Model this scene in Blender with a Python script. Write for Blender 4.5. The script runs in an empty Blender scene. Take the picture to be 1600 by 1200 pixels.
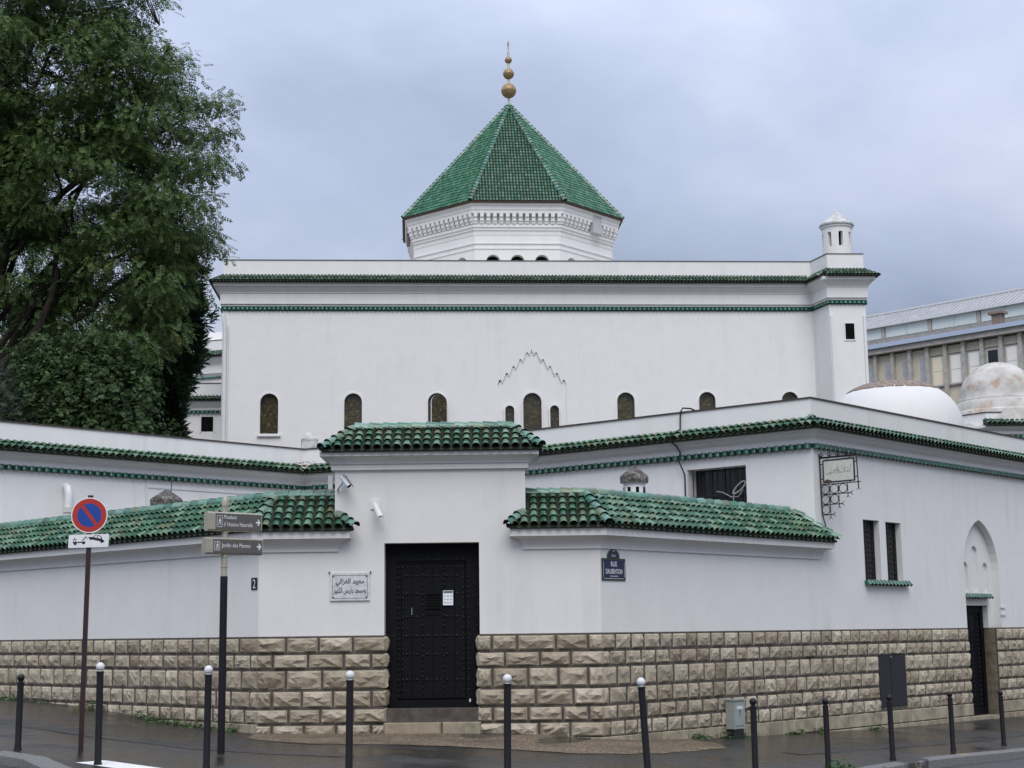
import bpy, math, random
import numpy as np
from mathutils import Matrix, Vector
from mathutils.geometry import tessellate_polygon
R = math.radians
random.seed(7); rng = np.random.default_rng(7)
sc = bpy.context.scene
col = sc.collection

# ------------------------------------------------------------------ camera
cam = bpy.data.cameras.new('camera'); co = bpy.data.objects.new('camera', cam); col.objects.link(co)
cam.sensor_width = 36; cam.lens = 54; cam.clip_end = 3000; cam.clip_start = .1
th = math.atan(390/2400); ph = R(.72)
fwd = Vector((0, math.cos(th), math.sin(th))); upv = Vector((0, -math.sin(th), math.cos(th))); rt = Vector((1, 0, 0))
rc = rt*math.cos(ph)-upv*math.sin(ph); uc = upv*math.cos(ph)+rt*math.sin(ph)
m = Matrix((rc, uc, -fwd)).transposed().to_4x4(); m.translation = (0, 0, 1.6)
co.matrix_world = m
sc.camera = co

# ------------------------------------------------------------------ light
SUN_EL, SUN_AZ = 52, 176            # azimuth clockwise from +Y (behind the camera)
w = bpy.data.worlds.new('World'); sc.world = w; w.use_nodes = True
nt = w.node_tree; nt.nodes.clear()
out = nt.nodes.new('ShaderNodeOutputWorld')
sky = nt.nodes.new('ShaderNodeTexSky'); sky.sky_type = 'NISHITA'; sky.sun_disc = False
sky.sun_elevation = R(SUN_EL); sky.sun_rotation = R(SUN_AZ); sky.dust_density = 2; sky.air_density = 1.2
bg1 = nt.nodes.new('ShaderNodeBackground'); bg1.inputs[1].default_value = .07; nt.links.new(sky.outputs[0], bg1.inputs[0])
tc = nt.nodes.new('ShaderNodeTexCoord'); mp = nt.nodes.new('ShaderNodeMapping'); nt.links.new(tc.outputs['Generated'], mp.inputs[0])
mp.inputs['Scale'].default_value = (1, 1, 1.9); mp.inputs['Location'].default_value = (-.2725, 2.188, 3.788)
n1 = nt.nodes.new('ShaderNodeTexNoise'); n1.inputs['Scale'].default_value = 2.6; n1.inputs['Detail'].default_value = 6; n1.inputs['Roughness'].default_value = .5
n1.inputs['Distortion'].default_value = .15
nt.links.new(mp.outputs[0], n1.inputs[0])
rp = nt.nodes.new('ShaderNodeValToRGB'); nt.links.new(n1.outputs[0], rp.inputs[0])
e = rp.color_ramp.elements
e[0].position = .33; e[0].color = (.34, .395, .54, 1)
e[1].position = .70; e[1].color = (.80, .83, .92, 1)
x = e.new(.47); x.color = (.455, .52, .685, 1)
x = e.new(.58); x.color = (.58, .635, .79, 1)
# an overcast sky is brighter overhead than at the horizon (CIE overcast)
sx = nt.nodes.new('ShaderNodeSeparateXYZ'); nt.links.new(tc.outputs['Generated'], sx.inputs[0])
mr = nt.nodes.new('ShaderNodeMapRange'); nt.links.new(sx.outputs[2], mr.inputs[0])
mr.inputs[1].default_value = 0; mr.inputs[2].default_value = .6; mr.inputs[3].default_value = .43; mr.inputs[4].default_value = 1.46
bg2 = nt.nodes.new('ShaderNodeBackground'); nt.links.new(rp.outputs[0], bg2.inputs[0]); nt.links.new(mr.outputs[0], bg2.inputs[1])
mx = nt.nodes.new('ShaderNodeMixShader'); mx.inputs[0].default_value = .88
nt.links.new(bg1.outputs[0], mx.inputs[1]); nt.links.new(bg2.outputs[0], mx.inputs[2]); nt.links.new(mx.outputs[0], out.inputs[0])
sun = bpy.data.lights.new('sun', 'SUN'); sun.energy = 1.5; sun.angle = R(40); sun.color = (1, .955, .89)
so = bpy.data.objects.new('sun', sun); col.objects.link(so)
az = R(SUN_AZ); sd = Vector((math.sin(az)*math.cos(R(SUN_EL)), math.cos(az)*math.cos(R(SUN_EL)), math.sin(R(SUN_EL))))
so.rotation_euler = sd.to_track_quat('Z', 'Y').to_euler()
sc.view_settings.view_transform = 'Standard'; sc.view_settings.look = 'None'
sc.view_settings.exposure = 0.40; sc.view_settings.gamma = 1

# ------------------------------------------------------------------ materials
def lin(r, g, b):
    f = lambda c: (c/255/12.92) if c/255 <= .04045 else ((c/255+.055)/1.055)**2.4
    return (f(r), f(g), f(b), 1)
class Mat:
    def __init__(s, name, rough=.8, spec=.5, metal=0):
        s.m = bpy.data.materials.new(name); s.m.use_nodes = True; s.t = s.m.node_tree
        s.b = s.t.nodes['Principled BSDF']; s.b.inputs['Roughness'].default_value = rough
        s.b.inputs['Specular IOR Level'].default_value = spec; s.b.inputs['Metallic'].default_value = metal
    def n(s, typ, **kw):
        nd = s.t.nodes.new(typ)
        for k, v in kw.items(): setattr(nd, k, v)
        return nd
    def lk(s, a, b): s.t.links.new(a, b)
    def coord(s, kind='Object', scale=(1, 1, 1)):
        if kind == 'World': o = s.n('ShaderNodeNewGeometry').outputs['Position']
        else: o = s.n('ShaderNodeTexCoord').outputs[kind]
        mp = s.n('ShaderNodeMapping'); mp.inputs['Scale'].default_value = scale; s.lk(o, mp.inputs[0]); return mp.outputs[0]
    def noise(s, vec, scale, detail=3, rough=.55):
        nd = s.n('ShaderNodeTexNoise'); nd.inputs['Scale'].default_value = scale; nd.inputs['Detail'].default_value = detail; nd.inputs['Roughness'].default_value = rough
        s.lk(vec, nd.inputs[0]); return nd.outputs[0]
    def ramp(s, fac, stops):
        nd = s.n('ShaderNodeValToRGB'); s.lk(fac, nd.inputs[0]); el = nd.color_ramp.elements
        el[0].position, el[0].color = stops[0][0], c4(stops[0][1]); el[1].position, el[1].color = stops[-1][0], c4(stops[-1][1])
        for p, c in stops[1:-1]: q = el.new(p); q.color = c4(c)
        return nd.outputs[0]
    def mix(s, fac, a, b, typ='MIX'):
        nd = s.n('ShaderNodeMix', data_type='RGBA', blend_type=typ)
        for i, v in ((0, fac), (6, a), (7, b)):
            if hasattr(v, 'is_linked') or hasattr(v, 'links'): s.lk(v, nd.inputs[i])
            elif i == 0: nd.inputs[0].default_value = v
            else: nd.inputs[i].default_value = c4(v)
        return nd.outputs[2]
    def math(s, op, a, b=0.):
        nd = s.n('ShaderNodeMath', operation=op)
        for i, v in ((0, a), (1, b)):
            if hasattr(v, 'links'): s.lk(v, nd.inputs[i])
            else: nd.inputs[i].default_value = v
        return nd.outputs[0]
    def color(s, c):
        if hasattr(c, 'links'): s.lk(c, s.b.inputs['Base Color'])
        else: s.b.inputs['Base Color'].default_value = c4(c)
        return s
    def rough(s, c): s.lk(c, s.b.inputs['Roughness']); return s
    def bump(s, h, strength=.3, dist=.02):
        nd = s.n('ShaderNodeBump'); nd.inputs['Strength'].default_value = strength; nd.inputs['Distance'].default_value = dist
        s.lk(h, nd.inputs['Height']); s.lk(nd.outputs[0], s.b.inputs['Normal']); return s
def c4(c): return tuple(c) if len(c) == 4 else (*c, 1)
M = {}
def simple(name, c, rough=.6, spec=.5, metal=0, var=.12, sc_=8):
    k = Mat(name, rough, spec, metal); v = k.noise(k.coord('World'), sc_, 4)
    d = tuple(max(0, q*(1-var*2)) for q in c[:3])
    k.color(k.ramp(v, [(.3, d), (.65, c[:3])])); M[name] = k.m; return k

def plaster(name, c, stain, amount):
    k = Mat(name, .92, .2); p = k.coord('World')
    big = k.noise(p, .45, 5, .6); streak = k.noise(k.coord('World', (3.2, 3.2, .22)), 1.0, 4, .6); blot = k.noise(p, 2.1, 6, .7)
    f = k.math('MULTIPLY', k.ramp(streak, [(.5, (0, 0, 0)), (.8, (1, 1, 1))]), k.ramp(big, [(.4, (0, 0, 0)), (.7, (1, 1, 1))]))
    f = k.math('MULTIPLY', f, amount)
    a = k.mix(k.ramp(blot, [(.35, (0, 0, 0)), (.75, (1, 1, 1))]), c, tuple(q*.94 for q in c))
    g = k.math('MULTIPLY', k.ramp(k.noise(p, 5.5, 6, .75), [(.66, (0, 0, 0)), (.74, (1, 1, 1))]), amount*.55)
    k.color(k.mix(g, k.mix(f, a, stain), tuple(q*.72 for q in stain)))
    k.bump(k.noise(p, 28, 5, .7), .16, .012); M[name] = k.m
plaster('plaster', (.80, .795, .78), (.58, .58, .56), .5)
plaster('plaster_street_shade', (.705, .70, .68), (.46, .46, .44), .6)  # plaster copy with the shade of the street mixed into its base colour
plaster('plaster_worn', (.82, .815, .80), (.50, .50, .48), .85)
plaster('dome_white', (.68, .675, .66), (.68, .68, .66), .4)

def green_tile(name, attr, base, pale, brown, pb=.12):
    k = Mat(name, .2, .46)
    if attr: r = k.n('ShaderNodeAttribute', attribute_name='var').outputs['Fac']
    else: r = k.n('ShaderNodeObjectInfo').outputs['Random']
    p = k.coord('World'); nz = k.noise(p, 11, 4, .6)
    c = k.ramp(r, [(0, tuple(q*.7 for q in base)), (.45, tuple(q*1.2 for q in base)), (.78, pale), (.95, brown), (1, tuple(q*.8 for q in base))])
    worn = k.ramp(nz, [(.56, (0, 0, 0)), (.72, (1, 1, 1))])
    c = k.mix(k.math('MULTIPLY', worn, .4), c, pale)
    dirt = k.ramp(k.noise(p, 9, 5, .7), [(.52, (0, 0, 0)), (.70, (1, 1, 1))])
    c = k.mix(k.math('MULTIPLY', dirt, .75), c, (.03, .032, .02))
    k.color(c); k.rough(k.ramp(nz, [(.35, (.15, .15, .15)), (.75, (.45, .45, .45))])); k.bump(nz, .12, .01); M[name] = k.m
green_tile('tile', False, (.024, .092, .047), (.145, .255, .170), (.095, .115, .050))
green_tile('tile_mass', True, (.024, .092, .047), (.145, .255, .170), (.095, .115, .050))
green_tile('tile_tower', True, (.032, .150, .080), (.110, .255, .165), (.05, .14, .07))
green_tile('tile_band', True, (.010, .095, .065), (.02, .135, .095), (.012, .085, .06))
green_tile('ridge_glaze', False, (.070, .180, .130), (.17, .30, .23), (.13, .17, .095))
k = Mat('tile_bed', .9); p = k.coord('World'); k.color(k.ramp(k.noise(p, 14, 5, .7), [(.35, (.012, .014, .010)), (.55, (.035, .03, .02)), (.72, (.045, .075, .045))])); M['tile_bed'] = k.m
k = Mat('pan_tile', .7, .3); p = k.coord('World'); k.color(k.ramp(k.noise(p, 12, 5, .7), [(.4, (.012, .013, .009)), (.55, (.022, .04, .027)), (.75, (.05, .06, .035))])); M['pan_tile'] = k.m
k = Mat('tile_inner_shade', .9); k.color((.016, .012, .010)); M['tile_inner_shade'] = k.m  # near-black paints the shade in tile hollows and between rows
k = Mat('clay_edge', .9); k.color((.055, .030, .022)); M['clay_edge'] = k.m

k = Mat('stone', .92, .25); r = k.n('ShaderNodeObjectInfo').outputs['Random']; p = k.coord('World')
a = k.ramp(r, [(0, (.38, .325, .24)), (.3, (.53, .465, .36)), (.5, (.37, .315, .232)), (.75, (.57, .505, .395)), (1, (.30, .25, .18))])
nz = k.noise(p, 6.5, 7, .72); dk = k.ramp(nz, [(.38, (0, 0, 0)), (.66, (1, 1, 1))])
c = k.mix(k.math('MULTIPLY', dk, .5), a, (.13, .108, .08))
c = k.mix(k.math('MULTIPLY', k.ramp(k.noise(p, 40, 4, .8), [(.55, (0, 0, 0)), (.68, (1, 1, 1))]), .4), c, (.09, .075, .055))
k.color(c); k.bump(k.noise(p, 18, 7, .75), .5, .04); M['stone'] = k.m
k = Mat('plinth_stone', .9, .3); r = k.n('ShaderNodeObjectInfo').outputs['Random']; p = k.coord('World')
a = k.ramp(r, [(0, (.33, .28, .20)), (.5, (.40, .345, .255)), (1, (.27, .235, .17))])
c = k.mix(k.math('MULTIPLY', k.ramp(k.noise(p, 4.5, 6, .7), [(.42, (0, 0, 0)), (.68, (1, 1, 1))]), .6), a, (.085, .08, .055))
k.color(c); k.bump(k.noise(p, 30, 5, .7), .25, .015); M['plinth_stone'] = k.m
k = Mat('mortar', .95, .2); p = k.coord('World'); k.color(k.ramp(k.noise(p, 5, 5, .7), [(.3, (.055, .047, .040)), (.7, (.130, .116, .102))])); k.bump(k.noise(p, 40, 4), .3, .01); M['mortar'] = k.m

# wet asphalt pavement
k = Mat('pavement', .5, .5); p = k.coord('World'); wet = k.noise(p, .55, 5, .6); gr = k.noise(p, 70, 3, .7)
b = k.ramp(k.noise(p, 1.7, 6, .65), [(.3, (.024, .0225, .021)), (.7, (.046, .043, .039))])
b = k.mix(k.ramp(wet, [(.38, (0, 0, 0)), (.62, (1, 1, 1))]), b, (.018, .016, .0145))
b = k.mix(k.math('MULTIPLY', k.ramp(gr, [(.62, (0, 0, 0)), (.72, (1, 1, 1))]), .5), b, (.16, .15, .14))
k.color(b); k.rough(k.ramp(wet, [(.36, (.5, .5, .5)), (.56, (.11, .11, .11))])); k.bump(gr, .4, .008); M['pavement'] = k.m
k = Mat('asphalt', .45, .5); p = k.coord('World'); gr = k.noise(p, 60, 3, .7); k.color(k.ramp(k.noise(p, 1.2, 5), [(.3, (.035, .036, .039)), (.7, (.06, .06, .062))]))
k.rough(k.ramp(k.noise(p, .5, 4), [(.4, (.5, .5, .5)), (.6, (.18, .18, .18))])); k.bump(gr, .3, .008); M['asphalt'] = k.m
k = Mat('earth', .95, .2); p = k.coord('World'); k.color(k.ramp(k.noise(p, .8, 5), [(.3, (.045, .042, .035)), (.7, (.08, .075, .06))])); M['earth'] = k.m
k = Mat('gravel', .85, .3); p = k.coord('World'); v = k.n('ShaderNodeTexVoronoi'); v.inputs['Scale'].default_value = 55; k.lk(p, v.inputs['Vector'])
sp = k.n('ShaderNodeSeparateColor'); k.lk(v.outputs['Color'], sp.inputs[0])
c = k.ramp(sp.outputs[0], [(0, (.06, .042, .026)), (.5, (.165, .122, .078)), (.85, (.26, .205, .135)), (1, (.46, .40, .30))])
c = k.mix(k.ramp(k.noise(p, 1.3, 4), [(.4, (0, 0, 0)), (.7, (.6, .6, .6))]), c, (.07, .058, .043))
k.color(c); k.bump(v.outputs['Distance'], .8, .02); M['gravel'] = k.m
k = Mat('granite', .75, .4); p = k.coord('World'); c = k.ramp(k.noise(p, 30, 5, .7), [(.35, (.10, .10, .098)), (.65, (.22, .215, .205))])
c = k.mix(k.ramp(k.noise(p, 1.1, 4), [(.58, (0, 0, 0)), (.62, (1, 1, 1))]), c, (.045, .045, .047))
c = k.mix(k.ramp(k.noise(k.coord('World', (1, 1, 1)), .9, 3), [(.66, (0, 0, 0)), (.69, (.75, .75, .75))]), c, (.50, .32, .075))
k.color(c); k.bump(k.noise(p, 35, 4), .2, .01); M['granite'] = k.m
simple('road_paint', (.78, .78, .77), .6, var=.08)
# painted / metal things
simple('bollard_paint', (.012, .011, .014), .42, spec=.3, var=.2, sc_=30)
simple('bollard_white', (.66, .67, .68), .4, var=.04)
simple('door_paint', (.0045, .0048, .0070), .62, spec=.16, var=.25, sc_=14)
simple('stud_iron', (.006, .006, .008), .42, spec=.26)
simple('iron', (.016, .014, .014), .5, var=.2)
simple('dark_glass', (.010, .010, .012), .12, var=.2)
simple('hole_dark', (.006, .006, .006), .9, spec=.1)
simple('maroon', (.030, .011, .013), .4, var=.15)
simple('sign_white', (.74, .75, .76), .4, var=.04)
simple('sign_red', (.42, .030, .022), .35, var=.06)
simple('sign_blue', (.010, .055, .30), .35, var=.06)
simple('print_black', (.010, .009, .012), .5)
simple('taupe', (.105, .098, .088), .42, var=.05)
simple('champagne', (.42, .39, .31), .38, metal=.25, var=.08)
simple('enamel_blue', (.012, .016, .062), .22, var=.12)
simple('enamel_green', (.022, .055, .030), .3, var=.2)
simple('enamel_white', (.72, .73, .74), .3, var=.04)
simple('plate_dark', (.012, .010, .020), .3)
simple('chrome', (.60, .61, .62), .28, metal=.9, var=.05)
simple('camera_shell', (.68, .68, .66), .35, var=.05)
simple('coping', (.085, .065, .055), .8, var=.3)
simple('coping_zinc', (.14, .12, .115), .6, var=.2)
simple('cabinet', (.30, .33, .31), .45, var=.06)
simple('metal_door', (.015, .014, .020), .5, var=.12)
simple('paper', (.80, .82, .84), .7, var=.03)
simple('marble', (.64, .65, .66), .5, var=.14, sc_=9)
simple('paper_ink', (.12, .16, .17), .7)
simple('gold', (.42, .30, .15), .5, metal=.3, var=.25, sc_=12)
simple('zinc_roof', (.48, .48, .49), .45, metal=.3, var=.12, sc_=2)
simple('zinc_roof_dark', (.31, .305, .295), .55, metal=.2, var=.15, sc_=2)
simple('concrete', (.50, .475, .425), .9, var=.14, sc_=3)
simple('render_cream', (.64, .58, .465), .9, var=.07, sc_=2)
simple('pale_glass', (.72, .80, .79), .25, var=.05, sc_=1)
simple('gutter_blue', (.46, .54, .66), .4, var=.05)
simple('light_metal', (.66, .68, .70), .5, var=.06)
simple('brick_dirty', (.30, .24, .20), .9, var=.2)
simple('pvc', (.74, .74, .73), .5, var=.05)
simple('pipe_grey', (.52, .53, .53), .45, var=.08)
simple('bark', (.030, .024, .020), .95, spec=.2, var=.25, sc_=9)
simple('twig', (.035, .028, .022), .95, spec=.2)
simple('feather', (.11, .095, .10), .8, var=.3, sc_=40)
simple('cable', (.014, .014, .015), .5)
simple('hose', (.42, .43, .42), .5)
simple('rope', (.10, .09, .075), .8)
simple('rust', (.09, .022, .014), .9)
simple('sign_cream', (.62, .62, .55), .55, var=.07, sc_=14)
simple('curtain', (.90, .80, .58), .8, var=.06)
k = Mat('window_painted_reflect', .06, .8); k.color((.92, .89, .78)); k.b.inputs['Metallic'].default_value = .1; M['window_painted_reflect'] = k.m  # cream base colour paints the bright sky reflected in the panes
k = Mat('old_cap', .95, .2); p = k.coord('World'); k.color(k.ramp(k.noise(p, 11, 6, .75), [(.35, (.045, .043, .038)), (.52, (.13, .12, .11)), (.68, (.42, .41, .39))])); k.bump(k.noise(p, 18, 5, .8), .8, .05); M['old_cap'] = k.m
k = Mat('cap_grey', .95, .2); p = k.coord('World'); k.color(k.ramp(k.noise(p, 3.5, 6, .7), [(.38, (.36, .36, .34)), (.62, (.62, .62, .60))])); M['cap_grey'] = k.m
k = Mat('dirty_dome', .9, .2); p = k.coord('World'); c = k.ramp(k.noise(p, 1.6, 6, .7), [(.35, (.42, .40, .36)), (.6, (.58, .57, .54))])
c = k.mix(k.ramp(k.noise(p, 1.9, 5, .6), [(.56, (0, 0, 0)), (.66, (.7, .7, .7))]), c, (.42, .22, .13)); k.color(c); M['dirty_dome'] = k.m
k = Mat('stained_glass', .25, .5); p = k.coord('World'); v = k.n('ShaderNodeTexVoronoi'); v.inputs['Scale'].default_value = 14; k.lk(p, v.inputs['Vector'])
sp = k.n('ShaderNodeSeparateColor'); k.lk(v.outputs['Color'], sp.inputs[0])
k.color(k.ramp(sp.outputs[0], [(0, (.030, .028, .022)), (.6, (.050, .042, .022)), (.85, (.085, .066, .018)), (1, (.12, .11, .05))])); M['stained_glass'] = k.m
def leaf_mat(name, dark, light, yellow=None):
    k = Mat(name, .55, .35); r = k.n('ShaderNodeAttribute', attribute_name='var').outputs['Fac']
    st = [(0, dark), (.55, light), (.93, tuple(q*1.25 for q in light)), (1, yellow or light)]
    c = k.ramp(r, st); k.color(c)
    tr = k.n('ShaderNodeBsdfTranslucent'); k.lk(c, tr.inputs[0]); ms = k.n('ShaderNodeMixShader'); ms.inputs[0].default_value = .28
    k.lk(k.b.outputs[0], ms.inputs[1]); k.lk(tr.outputs[0], ms.inputs[2]); k.lk(ms.outputs[0], k.t.nodes['Material Output'].inputs[0]); M[name] = k.m
leaf_mat('leaf', (.032, .064, .020), (.082, .138, .038), (.15, .16, .04))
leaf_mat('leaf_cypress', (.012, .028, .014), (.026, .052, .024))
leaf_mat('leaf_bush', (.022, .048, .018), (.054, .096, .032))
leaf_mat('leaf_olive', (.055, .085, .060), (.095, .13, .095))
leaf_mat('leaf_weed', (.03, .075, .02), (.06, .13, .035))
simple('leaf_litter', (.30, .27, .20), .8, var=.3, sc_=3)
leaf_mat('leaf_dry', (.10, .08, .05), (.16, .13, .08))

# ------------------------------------------------------------------ mesh helpers
class Frame:
    """facade frame: u to the viewer's right, v up, w outwards; origin on plan"""
    def __init__(s, o, ang):
        s.o = (o[0], o[1]); s.r = (math.cos(R(ang)), math.sin(R(ang))); s.n = (s.r[1], -s.r[0])
    def p(s, u, v, w=0.): return (s.o[0]+s.r[0]*u+s.n[0]*w, s.o[1]+s.r[1]*u+s.n[1]*w, v)
    def mat(s, u=0., v=0., w=0.):
        mm = Matrix(((s.r[0], 0, s.n[0], 0), (s.r[1], 0, s.n[1], 0), (0, 1, 0, 0), (0, 0, 0, 1))); mm.translation = s.p(u, v, w); return mm
WORLD = Frame((0, 0), 0)
class MB:
    def __init__(s): s.v = []; s.f = []; s.var = []; s.smooth = False; s.mi = None
    def add(s, vs, fs, var=None):
        b = len(s.v); s.v += [tuple(q) for q in vs]; s.f += [tuple(i+b for i in f) for f in fs]
        s.var += [random.random() if var is None else var]*len(vs); return s
    def box(s, F, u0, u1, v0, v1, w0, w1):
        P = [F.p(u, v, w_) for w_ in (w0, w1) for v in (v0, v1) for u in (u0, u1)]
        return s.add(P, [(0, 2, 3, 1), (4, 5, 7, 6), (0, 1, 5, 4), (2, 6, 7, 3), (0, 4, 6, 2), (1, 3, 7, 5)])
    def prism(s, F, poly, w0, w1):      # polygon in (u,v), extruded in w
        n = len(poly); P = [F.p(u, v, w0) for u, v in poly]+[F.p(u, v, w1) for u, v in poly]
        tri = tessellate_polygon([[Vector((u, v, 0)) for u, v in poly]])
        fs = [tuple(i+n for i in t) for t in tri]+[tuple(reversed(t)) for t in tri]+[(i, (i+1) % n, (i+1) % n+n, i+n) for i in range(n)]
        return s.add(P, fs)
    def wall(s, F, outer, holes, w0, w1, depths=None):   # face at w1 with holes, body back to w0; reveals of given depth
        polys = [outer]+holes; flat = [q for pl in polys for q in pl]
        tri = tessellate_polygon([[Vector((u, v, 0)) for u, v in pl] for pl in polys])
        s.add([F.p(u, v, w1) for u, v in flat], [tuple(t) for t in tri])
        vb = min(q[1] for q in outer)+.001; n = len(outer); s.add([F.p(u, v, w1) for u, v in outer]+[F.p(u, v, w0) for u, v in outer], [(i, (i+1) % n, (i+1) % n+n, i+n) for i in range(n) if not (outer[i][1] < vb and outer[(i+1) % n][1] < vb)])
        for j, h in enumerate(holes):
            n = len(h); d = depths[j] if depths else .25
            s.add([F.p(u, v, w1) for u, v in h]+[F.p(u, v, w1-d) for u, v in h], [(i, (i+1) % n, (i+1) % n+n, i+n) for i in range(n) if not (h[i][1] < vb and h[(i+1) % n][1] < vb)])
        return s
    def tube(s, pts, r0, r1=None, seg=8, caps=True):
        r1 = r0 if r1 is None else r1; pts = [Vector(p) for p in pts]; n = len(pts); P = []; prev = None
        for i, p in enumerate(pts):
            d = (pts[min(i+1, n-1)]-pts[max(i-1, 0)]).normalized()
            a = d.orthogonal().normalized() if prev is None else (prev-d*prev.dot(d)).normalized()
            prev = a; b = d.cross(a); r = r0+(r1-r0)*i/max(1, n-1)
            P += [p+(a*math.cos(2*math.pi*k_/seg)+b*math.sin(2*math.pi*k_/seg))*r for k_ in range(seg)]
        fs = [(i*seg+k_, i*seg+(k_+1) % seg, (i+1)*seg+(k_+1) % seg, (i+1)*seg+k_) for i in range(n-1) for k_ in range(seg)]
        if caps: fs += [tuple(reversed(range(seg))), tuple(range((n-1)*seg, n*seg))]
        return s.add(P, fs)
    def lathe(s, c, prof, seg=24, rot=0., a0=0., a1=2*math.pi):   # prof (r,z)
        full = abs(a1-a0-2*math.pi) < 1e-6; ns = seg if full else seg+1; P = []
        for r, z in prof: P += [(c[0]+r*math.cos(a0+rot+(a1-a0)*k_/seg), c[1]+r*math.sin(a0+rot+(a1-a0)*k_/seg), c[2]+z) for k_ in range(ns)]
        fs = []
        for i in range(len(prof)-1):
            for k_ in range(seg):
                k2 = (k_+1) % ns; fs.append((i*ns+k_, i*ns+k2, (i+1)*ns+k2, (i+1)*ns+k_))
        if full:
            if prof[0][0] > 1e-4: fs.append(tuple(reversed(range(ns))))
            if prof[-1][0] > 1e-4: fs.append(tuple(range((len(prof)-1)*ns, len(prof)*ns)))
        return s.add(P, fs)
    def sweep(s, path, prof, caps=True):  # plan path left->right as seen from outside; prof (outward, z) closed polygon
        path = [Vector(p) for p in path]; n = len(path); m_ = len(prof); P = []
        for i, p in enumerate(path):
            nn = []
            if i > 0: d = (path[i]-path[i-1]).normalized(); nn.append(Vector((d.y, -d.x)))
            if i < n-1: d = (path[i+1]-path[i]).normalized(); nn.append(Vector((d.y, -d.x)))
            a = nn[0] if len(nn) == 1 else (nn[0]+nn[1])/(1+nn[0].dot(nn[1]))
            P += [(p.x+a.x*o, p.y+a.y*o, z) for o, z in prof]
        fs = [(i*m_+k_, (i+1)*m_+k_, (i+1)*m_+(k_+1) % m_, i*m_+(k_+1) % m_) for i in range(n-1) for k_ in range(m_)]
        if caps:
            tri = tessellate_polygon([[Vector((o, z, 0)) for o, z in prof]])
            fs += [tuple(t) for t in tri]+[tuple(q+(n-1)*m_ for q in reversed(t)) for t in tri]
        return s.add(P, fs)
    def mesh(s, name, mat, smooth=None, fix=True):
        me = bpy.data.meshes.new(name); me.from_pydata(s.v, [], s.f); me.materials.append(M[mat])
        if s.mi: me.materials.append(M['tile_inner_shade']); me.polygons.foreach_set('material_index', s.mi)
        if len(s.var): a = me.attributes.new('var', 'FLOAT', 'POINT'); a.data.foreach_set('value', np.array(s.var, np.float32))
        if fix:
            import bmesh
            bm = bmesh.new(); bm.from_mesh(me); bmesh.ops.recalc_face_normals(bm, faces=bm.faces); bm.to_mesh(me); bm.free()
        if smooth if smooth is not None else s.smooth:
            me.polygons.foreach_set('use_smooth', [True]*len(me.polygons)); me.set_sharp_from_angle(angle=R(40))
        me.update(); return me
    def build(s, name, mat, parent=None, smooth=None, fix=True): return link(name, s.mesh(name, mat, smooth, fix), parent)
def link(name, me, parent=None, mw=None):
    o = bpy.data.objects.new(name, me); col.objects.link(o)
    if parent is not None:
        o.parent = parent; o.matrix_parent_inverse = ROOTM[parent.name]
        ROOTM[o.name] = (ROOTM[parent.name] if False else Matrix())
        if parent.type == 'MESH': o.matrix_parent_inverse = WM.get(parent.name, Matrix()).inverted()
    if mw is not None: o.matrix_basis = mw
    WM[o.name] = mw.copy() if mw is not None else Matrix()
    return o
ROOTM = {}; WM = {}
def thing(name, label, cat, loc=(0, 0, 0), group=None):
    o = bpy.data.objects.new(name, None); col.objects.link(o); o.location = loc; o.empty_display_size = .2
    ROOTM[o.name] = Matrix.Translation(loc).inverted(); tag(o, label, cat, group); return o
def tag(o, label, cat, group=None):
    o['label'] = label; o['category'] = cat
    if group: o['group'] = group
    return o
def kind(o, k_): o['kind'] = k_; return o
def centred(o):
    """put a top-level mesh's origin at its base"""
    v = np.array([q.co for q in o.data.vertices]); c = Vector(((v[:, 0].min()+v[:, 0].max())/2, (v[:, 1].min()+v[:, 1].max())/2, v[:, 2].min()))
    o.data.transform(Matrix.Translation(-c)); o.location = c; WM[o.name] = Matrix.Translation(c); return o

def text_mesh(body, mat, wdt, hgt, bold=0., shear=0.):
    """lettering as a mesh in the XY plane, fitted to wdt x hgt around 0,0"""
    cu = bpy.data.curves.new('lettering', 'FONT'); cu.body = body; cu.size = 1; cu.extrude = 0; cu.shear = shear; cu.offset = bold
    ob = bpy.data.objects.new('lettering', cu); col.objects.link(ob)
    dg = bpy.context.evaluated_depsgraph_get(); me = bpy.data.meshes.new_from_object(ob.evaluated_get(dg)); bpy.data.objects.remove(ob)
    if len(me.vertices) == 0: return None
    v = np.array([q.co for q in me.vertices]); lo, hi = v.min(0), v.max(0)
    me.transform(Matrix.Diagonal((wdt/max(1e-6, hi[0]-lo[0]), hgt/max(1e-6, hi[1]-lo[1]), 1, 1)) @ Matrix.Translation((-(lo[0]+hi[0])/2, -(lo[1]+hi[1])/2, 0)))
    me.materials.clear(); me.materials.append(M[mat]); return me
def arch_poly(u0, u1, v0, v1, n=10):    # round arch outline
    r = (u1-u0)/2; c = (u0+u1)/2
    return [(u0, v0), (u1, v0)]+[(c+r*math.cos(math.pi*i/n), v1-r+r*math.sin(math.pi*i/n)) for i in range(n+1)]
def rect(u0, u1, v0, v1): return [(u0, v0), (u1, v0), (u1, v1), (u0, v1)]

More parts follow.
